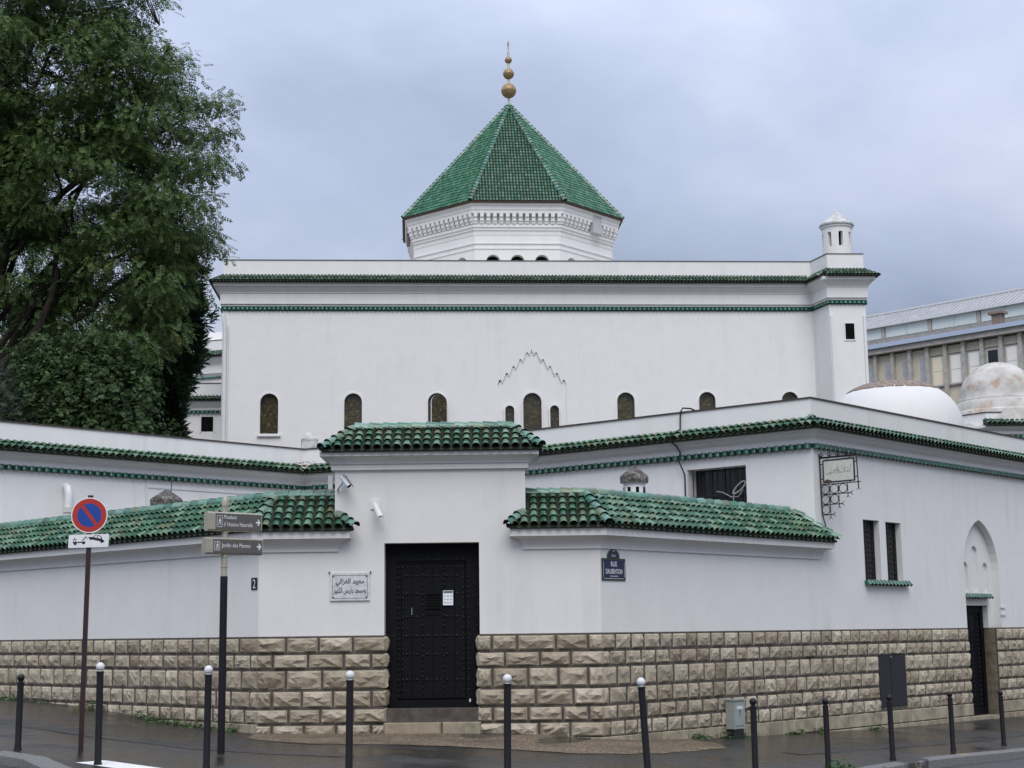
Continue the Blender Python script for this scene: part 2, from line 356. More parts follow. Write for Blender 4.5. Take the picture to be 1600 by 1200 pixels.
# ------------------------------------------------------------------ ground
ctrl = np.array([(-10.4,31.6,.43),(-8.1,29.5,.36),(-6.1,27.6,.15),(-5.2,26.7,.06),(-4.4,25.9,.04),(-2.2,25.8,0),(0,25.8,0),(1,25.8,-.08),(2.1,26.5,-.2),(3.45,28,-.28),(4.4,29,-.32),(6.07,30.85,-.372),(7.76,32.7,-.43),(10.3,35.5,-.46),(12.1,37.4,-.48),
 (-6.78,21.4,.12),(4.645,23.6,-.442),(5.96,25,-.447),(7.64,27.6,-.52),(9.16,29.6,-.592),
 (-1.9,18,-.08),(1.5,18.6,-.2),(0,5,-.15),(-15,0,-.1),(15,0,-.5),(-18,39,1.0),(-16,24,.4),(18,36,-.75),(22,48,-.7),(-25,45,1.3),(0,45,0),(25,10,-.9),(-25,10,.2)])
def _k(r2): return np.where(r2 > 0, r2*np.log(r2+1e-12)/2, 0)
_n = len(ctrl); _X = ctrl[:, :2]; _K = _k(((_X[:, None]-_X[None])**2).sum(-1))+np.eye(_n)*2
_P = np.c_[np.ones(_n), _X]; _w = np.linalg.solve(np.block([[_K, _P], [_P.T, np.zeros((3, 3))]]), np.r_[ctrl[:, 2], 0, 0, 0])
def gz(x, y):
    x = min(26, max(-26, x)); y = min(48, max(0, y)); r2 = (x-_X[:, 0])**2+(y-_X[:, 1])**2
    return float(_k(r2)@_w[:_n]+_w[_n]+_w[_n+1]*x+_w[_n+2]*y)
def grid_sheet(name, mat, xs, ys, dz):
    P = [(x, y, gz(x, y)+dz) for y in ys for x in xs]; nx = len(xs)
    return kind(MB().add(P, [(j*nx+i, j*nx+i+1, (j+1)*nx+i+1, (j+1)*nx+i) for j in range(len(ys)-1) for i in range(nx-1)]).build(name, mat, smooth=True), 'structure')
xs = [-900, -300, -120, -60]+[-40+2*i for i in range(41)]+[60, 120, 300, 900]; ys = [-300, -100, -40]+[-20+2*i for i in range(46)]+[100, 140, 200, 350, 700, 1500]
grid_sheet('ground', 'earth', xs, ys, -.30)
KERB = [(-17, 32.2), (-13.2, 28.0), (-10, 24.5), (-7.02, 21.38), (-6.14, 20.52), (-5.44, 19.22), (-4.6, 18.2), (-3, 17.25), (-1, 16.95), (1, 17.35), (2.6, 18.9), (3.75, 21.0), (4.95, 23.45), (7.0, 26.2), (9.45, 29.24), (13, 33.6), (17.5, 39.2)]
WALLB = [(-18.5, 39.8), (-15.5, 36.8), (-12.3, 33.7), (-9.3, 30.8), (-7.6, 29.2), (-6.2, 27.85), (-5.2, 26.9), (-4.2, 25.95), (-2.0, 25.95), (.2, 25.95), (1.4, 25.95), (2.6, 27.2), (4.2, 28.95), (6.6, 31.6), (9.2, 34.4), (12.3, 37.8), (17.2, 43.1)]
def resample(pl, n):
    pl = np.array(pl, float); t = np.linspace(0, len(pl)-1, n)
    # Catmull-like smoothing by index
    return [tuple(np.array([np.interp(q, range(len(pl)), pl[:, c]) for c in (0, 1)])) for q in t]
N_ = 129; KS = resample(KERB, N_); WS = resample(WALLB, N_)
P = []; Mx = 22
for j in range(Mx+1):
    for i in range(N_):
        f = j/Mx; x = KS[i][0]*(1-f)+WS[i][0]*f; y = KS[i][1]*(1-f)+WS[i][1]*f; P.append((x, y, gz(x, y)))
kind(MB().add(P, [(j*N_+i, j*N_+i+1, (j+1)*N_+i+1, (j+1)*N_+i) for j in range(Mx) for i in range(N_-1)]).build('pavement', 'pavement', smooth=True), 'structure')
# road outside the kerb
def outward(pl, i):
    a = np.array(pl[max(0, i-1)]); b = np.array(pl[min(len(pl)-1, i+1)]); d = (b-a)/np.linalg.norm(b-a); return np.array((d[1], -d[0]))
P = []
for j in range(8):
    for i in range(N_):
        o = outward(KS, i)*(.2+j*1.9) if j else np.zeros(2); q = np.array(KS[i])+o*1.0
        P.append((q[0], q[1], gz(q[0], q[1])-.13))
kind(MB().add(P, [(j*N_+i, (j+1)*N_+i, (j+1)*N_+i+1, j*N_+i+1) for j in range(7) for i in range(N_-1)]).build('road', 'asphalt', smooth=True), 'structure')
kerb = bpy.data.objects.new('kerb', None); col.objects.link(kerb); kerb['kind'] = 'structure'; ROOTM['kerb'] = Matrix()
acc = 0; cur = [KS[0]]
for i in range(1, N_):
    acc += math.dist(KS[i-1], KS[i]); cur.append(KS[i])
    if acc > .95 or i == N_-1:
        b = MB(); P = []
        for q in range(len(cur)):
            o = outward(cur, q); c = np.array(cur[q])
            if q == 0: c = c+(np.array(cur[1])-c)*.02
            for off, dz in ((0, .004), (.26, .004), (.285, -.015), (.29, -.2), (0, -.2)):
                g = c+o*off; P.append((g[0], g[1], gz(*c)+dz))
        n = len(cur); fs = [(a*5+k_, (a+1)*5+k_, (a+1)*5+(k_+1) % 5, a*5+(k_+1) % 5) for a in range(n-1) for k_ in range(5)]+[(4, 3, 2, 1, 0), tuple((n-1)*5+k_ for k_ in range(5))]
        b.add(P, fs).build('kerb_stone', 'granite', kerb); cur = [KS[i]]; acc = 0
# white studded strip at the crossing, and the gravel in front of the gate
def sheet(name, mat, poly, dz, sub=10):
    tri = tessellate_polygon([[Vector((x, y, 0)) for x, y in poly]]); b = MB()
    import bmesh
    me = bpy.data.meshes.new(name); me.from_pydata([(x, y, 0) for x, y in poly], [], [tuple(t) for t in tri])
    bm = bmesh.new(); bm.from_mesh(me); bmesh.ops.subdivide_edges(bm, edges=bm.edges, cuts=sub, use_grid_fill=True); bmesh.ops.triangulate(bm, faces=bm.faces)
    for v in bm.verts: v.co.z = gz(v.co.x, v.co.y)+dz
    bmesh.ops.recalc_face_normals(bm, faces=bm.faces); bm.to_mesh(me); bm.free(); me.materials.append(M[mat])
    for p_ in me.polygons: p_.use_smooth = True
    return kind(link(name, me), 'structure')
gp = [(-4.25, 25.25), (-4.3, 24.75), (-3.7, 23.9), (-3.1, 23.5), (-2.1, 23.45), (-1.0, 23.35), (0, 23.1), (.9, 22.95), (1.7, 23.4), (2.4, 24.2), (3.0, 25.1), (3.45, 25.95), (3.35, 26.9), (3.1, 27.35), (1.5, 25.75), (-4.2, 25.75)]
gp2 = []
for i in range(len(gp)):
    a, b = gp[i], gp[(i+1) % len(gp)]
    for f in (0, .33, .66): gp2.append((a[0]+(b[0]-a[0])*f+random.uniform(-.06, .06), a[1]+(b[1]-a[1])*f+random.uniform(-.05, .05)))
sheet('gravel_patch', 'gravel', gp2, .006, 4)
k = Mat('asphalt_patch', .45, .5); p = k.coord('World'); gr = k.noise(p, 60, 3, .7); k.color(k.ramp(k.noise(p, 3, 5), [(.3, (.022, .021, .020)), (.7, (.040, .037, .034))])); k.rough(k.ramp(k.noise(p, .8, 4), [(.4, (.6, .6, .6)), (.6, (.3, .3, .3))])); k.bump(gr, .5, .008); M['asphalt_patch'] = k.m
sheet('pavement_patch', 'asphalt_patch', [(-8.2, 25.6), (-7.4, 25.0), (-4.6, 22.2), (-3.4, 21.6), (-2.2, 21.4), (-2.25, 21.85), (-3.3, 22.1), (-4.3, 22.6), (-7.0, 25.5), (-7.9, 26.1)], .004, 3)
sheet('pavement_patch', 'asphalt_patch', [(4.6, 25.4), (5.5, 26.3), (9.0, 30.4), (11.2, 33.0), (10.9, 33.3), (8.7, 30.75), (5.15, 26.6), (4.3, 25.7)], .004, 3)
b = MB()
for _ in range(90):
    x_, y_ = random.uniform(-8, 9), random.uniform(19.5, 30); f_ = random.uniform(.012, .035); a_ = random.random()*3
    if y_ > 25.2+abs(x_+1.4)*.75-1.6 or y_ < 19.6+max(0, x_)*.95: continue
    z_ = gz(x_, y_)+.009; b.add([(x_+f_*math.cos(a_+q)*(1 if q_ % 2 else .5), y_+f_*math.sin(a_+q), z_+(.004 if q_ == 2 else 0)) for q_, q in enumerate((0, 1.6, 3.1, 4.7))], [(0, 1, 2, 3)])
kind(b.build('fallen_leaves', 'leaf_litter'), 'stuff')
strip = MB(); o_ = np.array((-5.55, 19.82)); da = np.array((.74, -.67)); db = np.array((.60, .80))
P = [tuple(o_+da*u+db*v) for u, v in ((0, 0), (1.9, 0), (1.9, .46), (0, .46))]
kind(sheet('crossing_strip', 'road_paint', P, .006, 5), 'structure')
b = MB()
for i in range(30):
    for j in range(7):
        q = o_+da*(.05+i*.062)+db*(.04+j*.062); z = gz(*q)+.006
        b.lathe((q[0], q[1], z), [(.016, 0), (.012, .005), (0, .006)], 6)
kind(b.build('tactile_stud', 'road_paint'), 'stuff')

# ------------------------------------------------------------------ tiles and stones
def tile_mesh(name, mat, r0, r1, L, lift, seg=6, thick=.014):
    P = []; fs = []
    for y, r, z in ((0, r0, lift), (L, r1, 0)):
        for rr in (r, r-thick):
            for k_ in range(seg+1):
                a = math.pi*k_/seg; P.append((rr*math.cos(a), y, z+rr*math.sin(a)*1.02-.012))
    n = seg+1
    for k_ in range(seg):
        fs += [(k_, k_+1, 2*n+k_+1, 2*n+k_), (n+k_+1, n+k_, 3*n+k_, 3*n+k_+1), (k_+1, k_, n+k_, n+k_+1)]
    me = bpy.data.meshes.new(name); me.from_pydata(P, [], fs); me.materials.append(M[mat]); me.materials.append(M['tile_inner_shade'])
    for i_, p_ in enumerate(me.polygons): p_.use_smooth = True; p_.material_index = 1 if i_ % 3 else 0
    me.set_sharp_from_angle(angle=R(45)); return me
TILE = tile_mesh('tile', 'tile', .071, .057, .27, .036)
TILE_S = tile_mesh('tile', 'tile', .058, .047, .27, .030)
RIDGE = tile_mesh('ridge_tile', 'ridge_glaze', .100, .090, .40, .016, 8)
HIP = tile_mesh('hip_tile', 'ridge_glaze', .086, .074, .27, .03)
def tmat(F, u, v, w, alpha):       # tile frame: x along u, y up the slope, z slope normal
    rx = Vector((F.r[0], F.r[1], 0)); n = Vector((F.n[0], F.n[1], 0)); ca, sa = math.cos(alpha), math.sin(alpha)
    y = -n*ca+Vector((0, 0, sa)); z = n*sa+Vector((0, 0, ca))
    mm = Matrix((rx, y, z)).transposed().to_4x4(); mm.translation = F.p(u, v, w); return mm
def roof_cols(F, ua, ub, ov, ze, T, rise, ka=0., kb=0., notch_a=None, notch_b=None, pitch=.166, expo=.195):
    """tile positions of one roof face: eave from ua to ub at w=ov; hips inset by ka/kb per metre of plan depth"""
    alpha = math.atan2(rise, T); ca = math.cos(alpha); n = max(1, round((ub-ua)/pitch)); pt = (ub-ua)/n; tiles = []; cols_ = []
    for i in range(n):
        u = ua+pt*(i+.5); tm = T
        if ka > 0 and (notch_a is None or u < notch_a): tm = min(tm, (u-ua)/ka)
        if kb > 0 and (notch_b is None or u > notch_b): tm = min(tm, (ub-u)/kb)
        cols_.append((u, tm)); j = 0
        while j*expo*ca < tm-.05:
            t = j*expo*ca; ln = min(1.0, (tm-t)/ca/.27+.05)
            tiles.append((tmat(F, u, ze+t*rise/T, ov-t, alpha) @ Matrix.Rotation(random.uniform(-.02, .02), 4, 'Z') @ Matrix.Diagonal((1, max(.25, ln), 1, 1)), i, j)); j += 1
    return tiles, cols_, alpha, pt
def roof_bed(b, F, ua, ub, ov, ze, T, rise, ka, kb, ra=None, rb=None):
    ra = ua+ka*T if ra is None else ra; rb = ub-kb*T if rb is None else rb
    P = [F.p(ua, ze-.012, ov-.012), F.p(ub, ze-.012, ov-.012), F.p(rb, ze+rise-.012, ov-T), F.p(ra, ze+rise-.012, ov-T), F.p(ua, ze-.045, ov-.02), F.p(ub, ze-.045, ov-.02), F.p(rb, ze-.045, ov-T), F.p(ra, ze-.045, ov-T)]
    b.add(P, [(0, 1, 2, 3), (7, 6, 5, 4), (0, 4, 5, 1), (1, 5, 6, 2), (2, 6, 7, 3), (3, 7, 4, 0)])
def pan_tiles(b, F, cols_, ov, ze, T, rise, pt):      # concave channel tiles between the cover tiles
    for u, tm in cols_:
        if tm < .06: continue
        for sgn in (-.5,):
            P = []
            for t in (-.03, tm):
                for k_ in range(5):
                    a = math.pi*k_/4; P.append(F.p(u+pt*sgn-math.cos(a)*.058, ze+t*rise/T+.016-.034*math.sin(a), ov-t))
            b.add(P, [(k_, k_+1, 5+k_+1, 5+k_) for k_ in range(4)])
def place_tiles(parent, tiles, limit=300, name='tile', me=None, mass='tile_mass'):
    me = me or TILE; cp = Vector((0, 0, 1.6)); tiles = sorted(tiles, key=lambda t: (t.translation-cp).length)
    for mm in tiles[:limit]: link(name, me, parent, mm)
    rest = tiles[limit:]
    if rest: kind(join_instances(me, rest).build('more_tiles', mass, parent, smooth=True, fix=False), 'stuff')
def join_instances(me, mats):
    b = MB(); vs = [v.co.copy() for v in me.vertices]; fs = [tuple(p_.vertices) for p_ in me.polygons]; b.mi = [p_.material_index for p_ in me.polygons]*len(mats)
    for mm in mats: b.add([mm @ v for v in vs], fs)
    return b
def line_tiles(parent, p0, p1, me, expo, name, L):
    p0, p1 = Vector(p0), Vector(p1); d = (p1-p0); n = max(1, round(d.length/expo)); y = d.normalized(); st = d.length/n
    x = y.cross(Vector((0, 0, 1))).normalized(); z = x.cross(y)
    for i in range(n):
        mm = Matrix((x, y, z)).transposed().to_4x4(); mm.translation = p0+y*st*i
        link(name, me, parent, mm @ Matrix.Diagonal((1, min(1.0, (st*1.15)/L), 1, 1)))

def ridge_fill(parent, p0, p1, drop=.035):     # mortar bedding under the ridge tiles
    MB().tube([(p0[0], p0[1], p0[2]-drop), (p1[0], p1[1], p1[2]-drop)], .092, seg=10).build('ridge_bedding', 'tile_bed', parent)
def rock_mesh(seed, nx=7, ny=6):
    r = np.random.default_rng(seed); P = []; fs = []
    gx = (0, .07, .27, .5, .73, .93, 1); gy = (0, .10, .36, .64, .90, 1)
    base = r.normal(0, .13, (ny, nx)); tilt = r.normal(0, .15, 2); low = r.integers(1, nx-2)
    for j in range(ny):
        for i in range(nx):
            fx, fy = gx[i], gy[j]
            if 1 < i < nx-2: fx += r.uniform(-.07, .07)
            if 1 < j < ny-2: fy += r.uniform(-.08, .08)
            if i in (0, nx-1) or j in (0, ny-1): h = .05+r.uniform(-.05, .10)
            else:
                ring = i in (1, nx-2) or j in (1, ny-2)
                h = (.66 if ring else 1.0)+base[j, i]*(.9 if ring else 1.3)+tilt[0]*(fx-.5)+tilt[1]*(fy-.5)
                if j <= 2 and abs(i-low) <= 1: h -= .22          # a flake broken off the lower edge
            P.append((fx, fy, h))
    for j in range(ny-1):
        for i in range(nx-1):
            a = j*nx+i; fs += ([(a, a+1, a+nx+1), (a, a+nx+1, a+nx)] if r.random() < .5 else [(a, a+1, a+nx), (a+1, a+nx+1, a+nx)])
    ring = [i for i in range(nx)]+[nx-1+nx*j for j in range(1, ny)]+[nx*ny-1-i for i in range(1, nx)]+[nx*(ny-1-j) for j in range(1, ny-1)]
    b0 = len(P); P += [(P[i][0], P[i][1], -.6) for i in ring]; n = len(ring)
    fs += [(ring[k_], b0+k_, b0+(k_+1) % n, ring[(k_+1) % n]) for k_ in range(n)]
    me = bpy.data.meshes.new('stone'); me.from_pydata(P, [], fs); me.materials.append(M['stone']); me.update(); return me
ROCKS = [rock_mesh(100+i) for i in range(14)]
def block_mesh(mat):
    b = MB(); c = .03; P = [(0, 0, -.6), (1, 0, -.6), (1, 1, -.6), (0, 1, -.6), (0, 0, .6), (1, 0, .6), (1, 1, .6), (0, 1, .6), (c, c*1.5, 1), (1-c, c*1.5, 1), (1-c, 1-c*1.5, 1), (c, 1-c*1.5, 1)]
    b.add(P, [(0, 4, 5, 1), (1, 5, 6, 2), (2, 6, 7, 3), (3, 7, 4, 0), (4, 8, 9, 5), (5, 9, 10, 6), (6, 10, 11, 7), (7, 11, 8, 4), (8, 11, 10, 9)]); return b.mesh('stone', mat)
BLOCK = block_mesh('plinth_stone')
CV = [1.60, 1.326, 1.068, .729, .435, .18, -.09, -.36, -.63, -.9]    # course joints
rs = random.Random(5)
def stones(F, u0, u1, parents, avg=.47, rock_courses=6, excl=(), vgap=.058, shift=0):
    """parents: function(u) -> parent empty"""
    for c in range(len(CV)-1):
        v1, v0 = CV[c], CV[c+1]; spans = [(u0, u1)]
        for a, b_, za, zb in excl:
            if v0 < zb-.03 and v1 > za+.03:
                ns = []
                for s0, s1 in spans:
                    if b_ <= s0 or a >= s1: ns.append((s0, s1)); continue
                    if a-s0 > .1: ns.append((s0, a))
                    if s1-b_ > .1: ns.append((b_, s1))
                spans = ns
        for s0, s1 in spans:
            n = max(1, round((s1-s0)/avg)); cuts = [s0]
            if n > 1:
                first = (.5 if (c+shift) % 2 else 1.0); ws = np.array([first]+[rs.uniform(.8, 1.25) for _ in range(n-1)]+([.5] if (c+shift) % 2 else [])); ws = ws/ws.sum()*(s1-s0)
                for q in ws[:-1]: cuts.append(cuts[-1]+q)
            cuts.append(s1)
            for a, b_ in zip(cuts[:-1], cuts[1:]):
                um = (a+b_)/2; x, y, _ = F.p(um, 0, 0)
                if v1 < gz(x, y)-.02: continue
                rock = c < rock_courses; gap = vgap if rock else .014; dep = (rs.uniform(.042, .060) if vgap > .05 else rs.uniform(.065, .095)) if rock else .030
                sx_, sy_ = b_-a-gap, v1-v0-(.046 if rock else .016)
                mm = F.mat(a+gap/2, v0+.012, .004) @ Matrix.Diagonal((sx_, sy_, dep, 1))
                if rock and rs.random() < .5: mm = mm @ Matrix.Translation((1, 0, 0)) @ Matrix.Diagonal((-1, 1, 1, 1))
                link('stone', rs.choice(ROCKS) if rock else BLOCK, parents(um), mm)

# ------------------------------------------------------------------ facades
G = 25.79; GL, GR = -3.0, .20
pL = (-4.26, G); pR = (1.432, G)
FRONT = Frame((0, G), 0)
FRT = Frame(pR, 47.5)
FLT = Frame(pL, 136.6-180)
LEND, REND = -9.7, 6.83
DL, DR, DB, DT = -2.17, -.585, .40, 3.12      # gate door opening

gate = thing('gate_house', 'tall white gatehouse with green hipped tile roof around the black studded door', 'gatehouse', (-1.4, G+.4, 0))
lwall = thing('boundary_wall', 'white boundary wall left of the gate, green tile top, beside the round parking sign', 'wall', (-6.5, 28, .2), 'tiled boundary walls beside the gate')
rwall = thing('boundary_wall', 'white boundary wall right of the gate carrying the blue street plate', 'wall', (3.5, 28.3, -.2), 'tiled boundary walls beside the gate')

LOW_PROF = [(0, 2.985), (.035, 2.99), (.035, 3.03), (.042, 3.07), (.062, 3.11), (.10, 3.15), (.155, 3.178), (.205, 3.185), (.205, 3.196), (.245, 3.196), (.245, 3.335), (0, 3.335)]
# -- gatehouse body
b = MB().wall(FRONT, rect(GL, GR, 1.6, 4.62), [rect(DL, DR, 1.6001, DT)], -.9, 0, [.34]); b.build('wall', 'plaster_street_shade', gate)
MB().box(FRONT, GL, DL, -.5, 1.6, -.9, .003).build('mortar_bed', 'mortar', gate); MB().box(FRONT, DR, GR, -.5, 1.6, -.9, .003).build('mortar_bed', 'mortar', gate)
pth = [(GL, G+.9), (GL, G), (GR, G), (GR, G+.9)]
b = MB().sweep(pth, [(0, 4.345), (.06, 4.35), (.06, 4.425), (.045, 4.428), (.045, 4.442), (.075, 4.446), (.085, 4.48), (.12, 4.525), (.175, 4.552), (.20, 4.556), (.20, 4.566), (.235, 4.566), (.235, 4.64), (0, 4.64)]); b.build('cornice', 'plaster_street_shade', gate)
ZE, T_, RI = 4.675, .65, .445
tl = []; bed = MB(); pans = MB()
t, cs, al, pt = roof_cols(FRONT, GL-.18, GR+.26, .30, ZE, T_, RI, .73, .73, expo=.195); tl += [q[0] for q in t]; pan_tiles(pans, FRONT, cs, .30, ZE, T_, RI, pt); roof_bed(bed, FRONT, GL-.18, GR+.26, .30, ZE, T_, RI, .73, .73)
GS1 = Frame((GL, G), -90); GS2 = Frame((GR, G), 90)
t, cs, al, pt = roof_cols(GS1, -1.0, .30, .18, ZE, .475, RI, 1.37, 1.37); tl += [q[0] for q in t]; pan_tiles(pans, GS1, cs, .18, ZE, .475, RI, pt); roof_bed(bed, GS1, -1.0, .30, .22, ZE, .475, RI, 1.37, 1.37)
t, cs, al, pt = roof_cols(GS2, -.30, 1.0, .26, ZE, .475, RI, 1.37, 1.37); tl += [q[0] for q in t]; pan_tiles(pans, GS2, cs, .26, ZE, .475, RI, pt); roof_bed(bed, GS2, -.30, 1.0, .26, ZE, .475, RI, 1.37, 1.37)
BK = Frame((0, G+.7), 180); roof_bed(bed, BK, -GR-.26, -GL+.22, .30, ZE, .65, RI, .73, .73)
roof = bed.build('roof', 'tile_bed', gate); kind(pans.build('pan_tiles', 'pan_tile', roof, fix=False), 'stuff'); place_tiles(roof, tl)
rl, rr_ = (GL-.18+.475, G+.35, ZE+RI-.012), (GR+.26-.475, G+.35, ZE+RI-.012)
line_tiles(roof, rl, rr_, RIDGE, .235, 'ridge_tile', .40); ridge_fill(roof, rl, rr_)
line_tiles(roof, (GL-.20, G-.32, ZE+.01), rl, HIP, .2, 'hip_tile', .27); line_tiles(roof, (GR+.28, G-.32, ZE+.01), rr_, HIP, .2, 'hip_tile', .27)
# -- gate door
door = MB().box(FRONT, DL-.02, DR+.02, DB-.02, DT, -.45, -.34).build('door', 'door_paint', gate)
def dpart(name, boxes, mat='door_paint'):
    b_ = MB()
    for q in boxes: b_.box(FRONT, *q)
    return b_.build(name, mat, door)
dpart('door_post', [(DL, DL+.20, DB, DT, -.34, -.265)]); dpart('door_post', [(DR-.235, DR, DB, DT, -.34, -.265)])
dpart('door_head', [(DL+.2, DR-.235, DT-.29, DT, -.34, -.27)]); dpart('bottom_rail', [(DL+.2, DR-.235, DB, DB+.13, -.34, -.275)])
lu0, lu1, lv0, lv1 = DL+.265, DR-.25, DB+.15, DT-.33
dpart('leaf_frame', [(DL+.205, lu0-.006, lv0, lv1+.03, -.34, -.285)]); dpart('leaf_frame', [(lu0, lu1, lv1+.004, lv1+.036, -.34, -.285)])
npk = 6; pw = (lu1-lu0)/npk
for i in range(npk): dpart('plank', [(lu0+i*pw+.004, lu0+(i+1)*pw-.004, lv0+.004, lv1, -.34, -.298+random.uniform(-.003, .003))])
b = MB()
def stud(u, v, r, w_=-.296):
    b.add([FRONT.p(u+r*math.cos(a)*f, v+r*math.sin(a)*f, w_+h) for f, h in ((1, 0), (.8, r*.55)) for a in [2*math.pi*k_/8 for k_ in range(8)]]+[FRONT.p(u, v, w_+r*.85)],
          [(k_, (k_+1) % 8, 8+(k_+1) % 8, 8+k_) for k_ in range(8)]+[(8+k_, 8+(k_+1) % 8, 16) for k_ in range(8)])
for x, w_ in ((DL+.215, -.262), (lu0+.02, -.296), (lu1-.03, -.296), (lu1+.06, -.262)):
    for i in range(27): stud(x+random.uniform(-.004, .004), lv0+.05+i*(lv1-lv0+.05)/27, .020 if i % 2 else .012, w_)
for x in (DL+.02, DR-.05):
    for i in range(30): stud(x, DB+.1+i*.083, .018 if i % 2 else .011, -.262)
for x in (lu0+2*pw, lu0+4*pw):
    for i in range(25):
        v = lv0+.1+i*(lv1-lv0-.12)/25
        if not (x > lu0+3*pw and 2.05 < v < 2.35): stud(x, v, .021 if i % 2 else .013)
for v in (.86, 1.28, 1.58, 1.90, 2.28, 2.58):
    for i in range(19):
        u = lu0+.03+i*(lu1-lu0-.06)/18
        if not (lu0+2*pw < u < lu0+4*pw and 1.85 < v < 2.35): stud(u, v, .024 if i % 3 == 1 else .013)
for i in range(15): stud(lu0+.03+i*(lu1-lu0-.06)/14, lv1-.06, .019 if i % 2 else .012)
for i in range(13): stud(lu0+.04+i*(lu1-lu0-.08)/12, lv1+.05, .021 if i % 2 else .013, -.262)
kind(b.build('studs', 'stud_iron', door), 'stuff')
gu = lu0+3*pw
b = MB(); b.box(FRONT, gu-.125, gu+.125, 2.03, 2.05, -.3, -.265); b.box(FRONT, gu-.125, gu+.125, 2.27, 2.29, -.3, -.265); b.box(FRONT, gu-.125, gu-.105, 2.05, 2.27, -.3, -.265); b.box(FRONT, gu+.105, gu+.125, 2.05, 2.27, -.3, -.265)
for i in range(5): b.tube([FRONT.p(gu-.09+i*.045, 2.05, -.28), FRONT.p(gu-.09+i*.045, 2.27, -.28)], .007, seg=5)
for i in range(4): b.tube([FRONT.p(gu-.105, 2.09+i*.045, -.283), FRONT.p(gu+.105, 2.09+i*.045, -.283)], .006, seg=5)
b.build('grille', 'door_paint', door)
b = MB(); b.box(FRONT, gu-.10, gu+.10, 1.93, 1.995, -.3, -.283); b.box(FRONT, gu-.09, gu+.09, 1.955, 1.97, -.285, -.278); b.build('letter_slot', 'door_paint', door)
b = MB(); b.box(FRONT, lu0+pw-.008, lu0+pw+.002, 1.93, 2.05, -.3, -.272); b.build('pull_handle', 'chrome', door)
b = MB(); b.box(FRONT, DR-.19, DR-.165, DB+.09, DB+.14, -.27, -.255); b.build('lock', 'pvc', door)
# threshold and step stones
b = MB(); b.box(FRONT, DL-.02, DR+.03, .13, .40, -.36, .02); b.build('threshold', 'mortar', gate)
for a, c in ((DL+.0, -1.22), (-1.21, DR+.02)):
    link('step_stone', BLOCK, gate, FRONT.mat(a, -.1, .02) @ Matrix.Diagonal((c-a-.01, .28, .10, 1)))
# -- low walls
b = MB(); b.box(FRONT, pL[0], GL, 1.6, 3.33, -.7, 0); b.add([FLT.p(u, v, w_) for w_ in (0, -.7) for v in (1.6, 3.33) for u in (LEND, 0)], [(0, 1, 3, 2), (4, 6, 7, 5), (0, 2, 6, 4), (1, 5, 7, 3), (0, 4, 5, 1), (2, 3, 7, 6)]); b.build('wall', 'plaster_street_shade', lwall)
b = MB(); b.box(FRONT, pL[0], GL, -.6, 1.6, -.7, .003); b.box(FLT, LEND, 0, -.6, 1.6, -.7, .003); b.build('mortar_bed', 'mortar', lwall)
b = MB(); b.box(FRONT, GR, pR[0], 1.6, 3.33, -.7, 0); b.box(FRT, 0, REND, 1.6, 3.33, -.7, 0); b.build('wall', 'plaster_street_shade', rwall)
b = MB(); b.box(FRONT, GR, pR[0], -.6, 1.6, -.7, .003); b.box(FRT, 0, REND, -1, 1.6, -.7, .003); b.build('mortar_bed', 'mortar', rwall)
MB().sweep([FLT.p(LEND, 0)[:2], pL, (GL+.03, G), (GL+.03, G+.25)], LOW_PROF).build('cornice', 'plaster_street_shade', lwall)
MB().sweep([(GR-.02, G+.25), (GR-.02, G), pR, FRT.p(REND+.05, 0)[:2], FRT.p(REND+.05, 0, -.25)[:2]], LOW_PROF).build('cornice', 'plaster_street_shade', rwall)
ZL, TL, RL_ = 3.362, .80, .60; kL, kR = math.tan(R(21.7)), math.tan(R(23.75))
def low_roof(parent, faces, limit):
    tl = []; bed = MB(); pans = MB()
    for F, ua, ub, ka, kb, na, nb, ra, rb in faces:
        t, cs, al, pt = roof_cols(F, ua, ub, .30, ZL, TL, RL_, ka, kb, na, nb); tl += [q[0] for q in t]; pan_tiles(pans, F, cs, .30, ZL, TL, RL_, pt); roof_bed(bed, F, ua, ub, .30, ZL, TL, RL_, ka, kb, ra, rb)
    rf = bed.build('roof', 'tile_bed', parent); kind(pans.build('pan_tiles', 'pan_tile', rf, fix=False), 'stuff'); place_tiles(rf, tl, limit); return rf
rfl = low_roof(lwall, [(FLT, LEND-.2, .3*kL, 0, kL, None, None, LEND-.2, None), (FRONT, pL[0]-.3*kL, GL+.35, kL, 1, None, GL+.02, None, GL)], 300)
rfr = low_roof(rwall, [(FRONT, GR-.27, pR[0]+.3*kR, 1, kR, GR-.02, None, GR, None), (FRT, -.3*kR, REND+.32, kR, 1, None, REND+.08, None, REND-.2)], 300)
zr = ZL+RL_+.005
cl = (pL[0]+.5*kL, G+.5, zr); cr = (pR[0]-.5*kR, G+.5, zr)
line_tiles(rfl, FLT.p(LEND, zr, -.5), cl, RIDGE, .27, 'ridge_tile', .40); line_tiles(rfl, (GL, G+.5, zr), cl, RIDGE, .22, 'ridge_tile', .40)
line_tiles(rfl, (pL[0]-.32*kL, G-.32, ZL+.02), cl, HIP, .2, 'hip_tile', .27); line_tiles(rfl, (GL+.38, G-.33, ZL+.01), (GL+.05, G-.02, ZL+.25), HIP, .16, 'hip_tile', .27)
line_tiles(rfr, (GR, G+.5, zr), cr, RIDGE, .22, 'ridge_tile', .40); line_tiles(rfr, FRT.p(REND-.25, zr, -.5), cr, RIDGE, .27, 'ridge_tile', .40)
line_tiles(rfr, (pR[0]+.32*kR, G-.32, ZL+.02), cr, HIP, .2, 'hip_tile', .27); line_tiles(rfr, (GR-.30, G-.33, ZL+.01), (GR-.05, G-.02, ZL+.25), HIP, .16, 'hip_tile', .27)
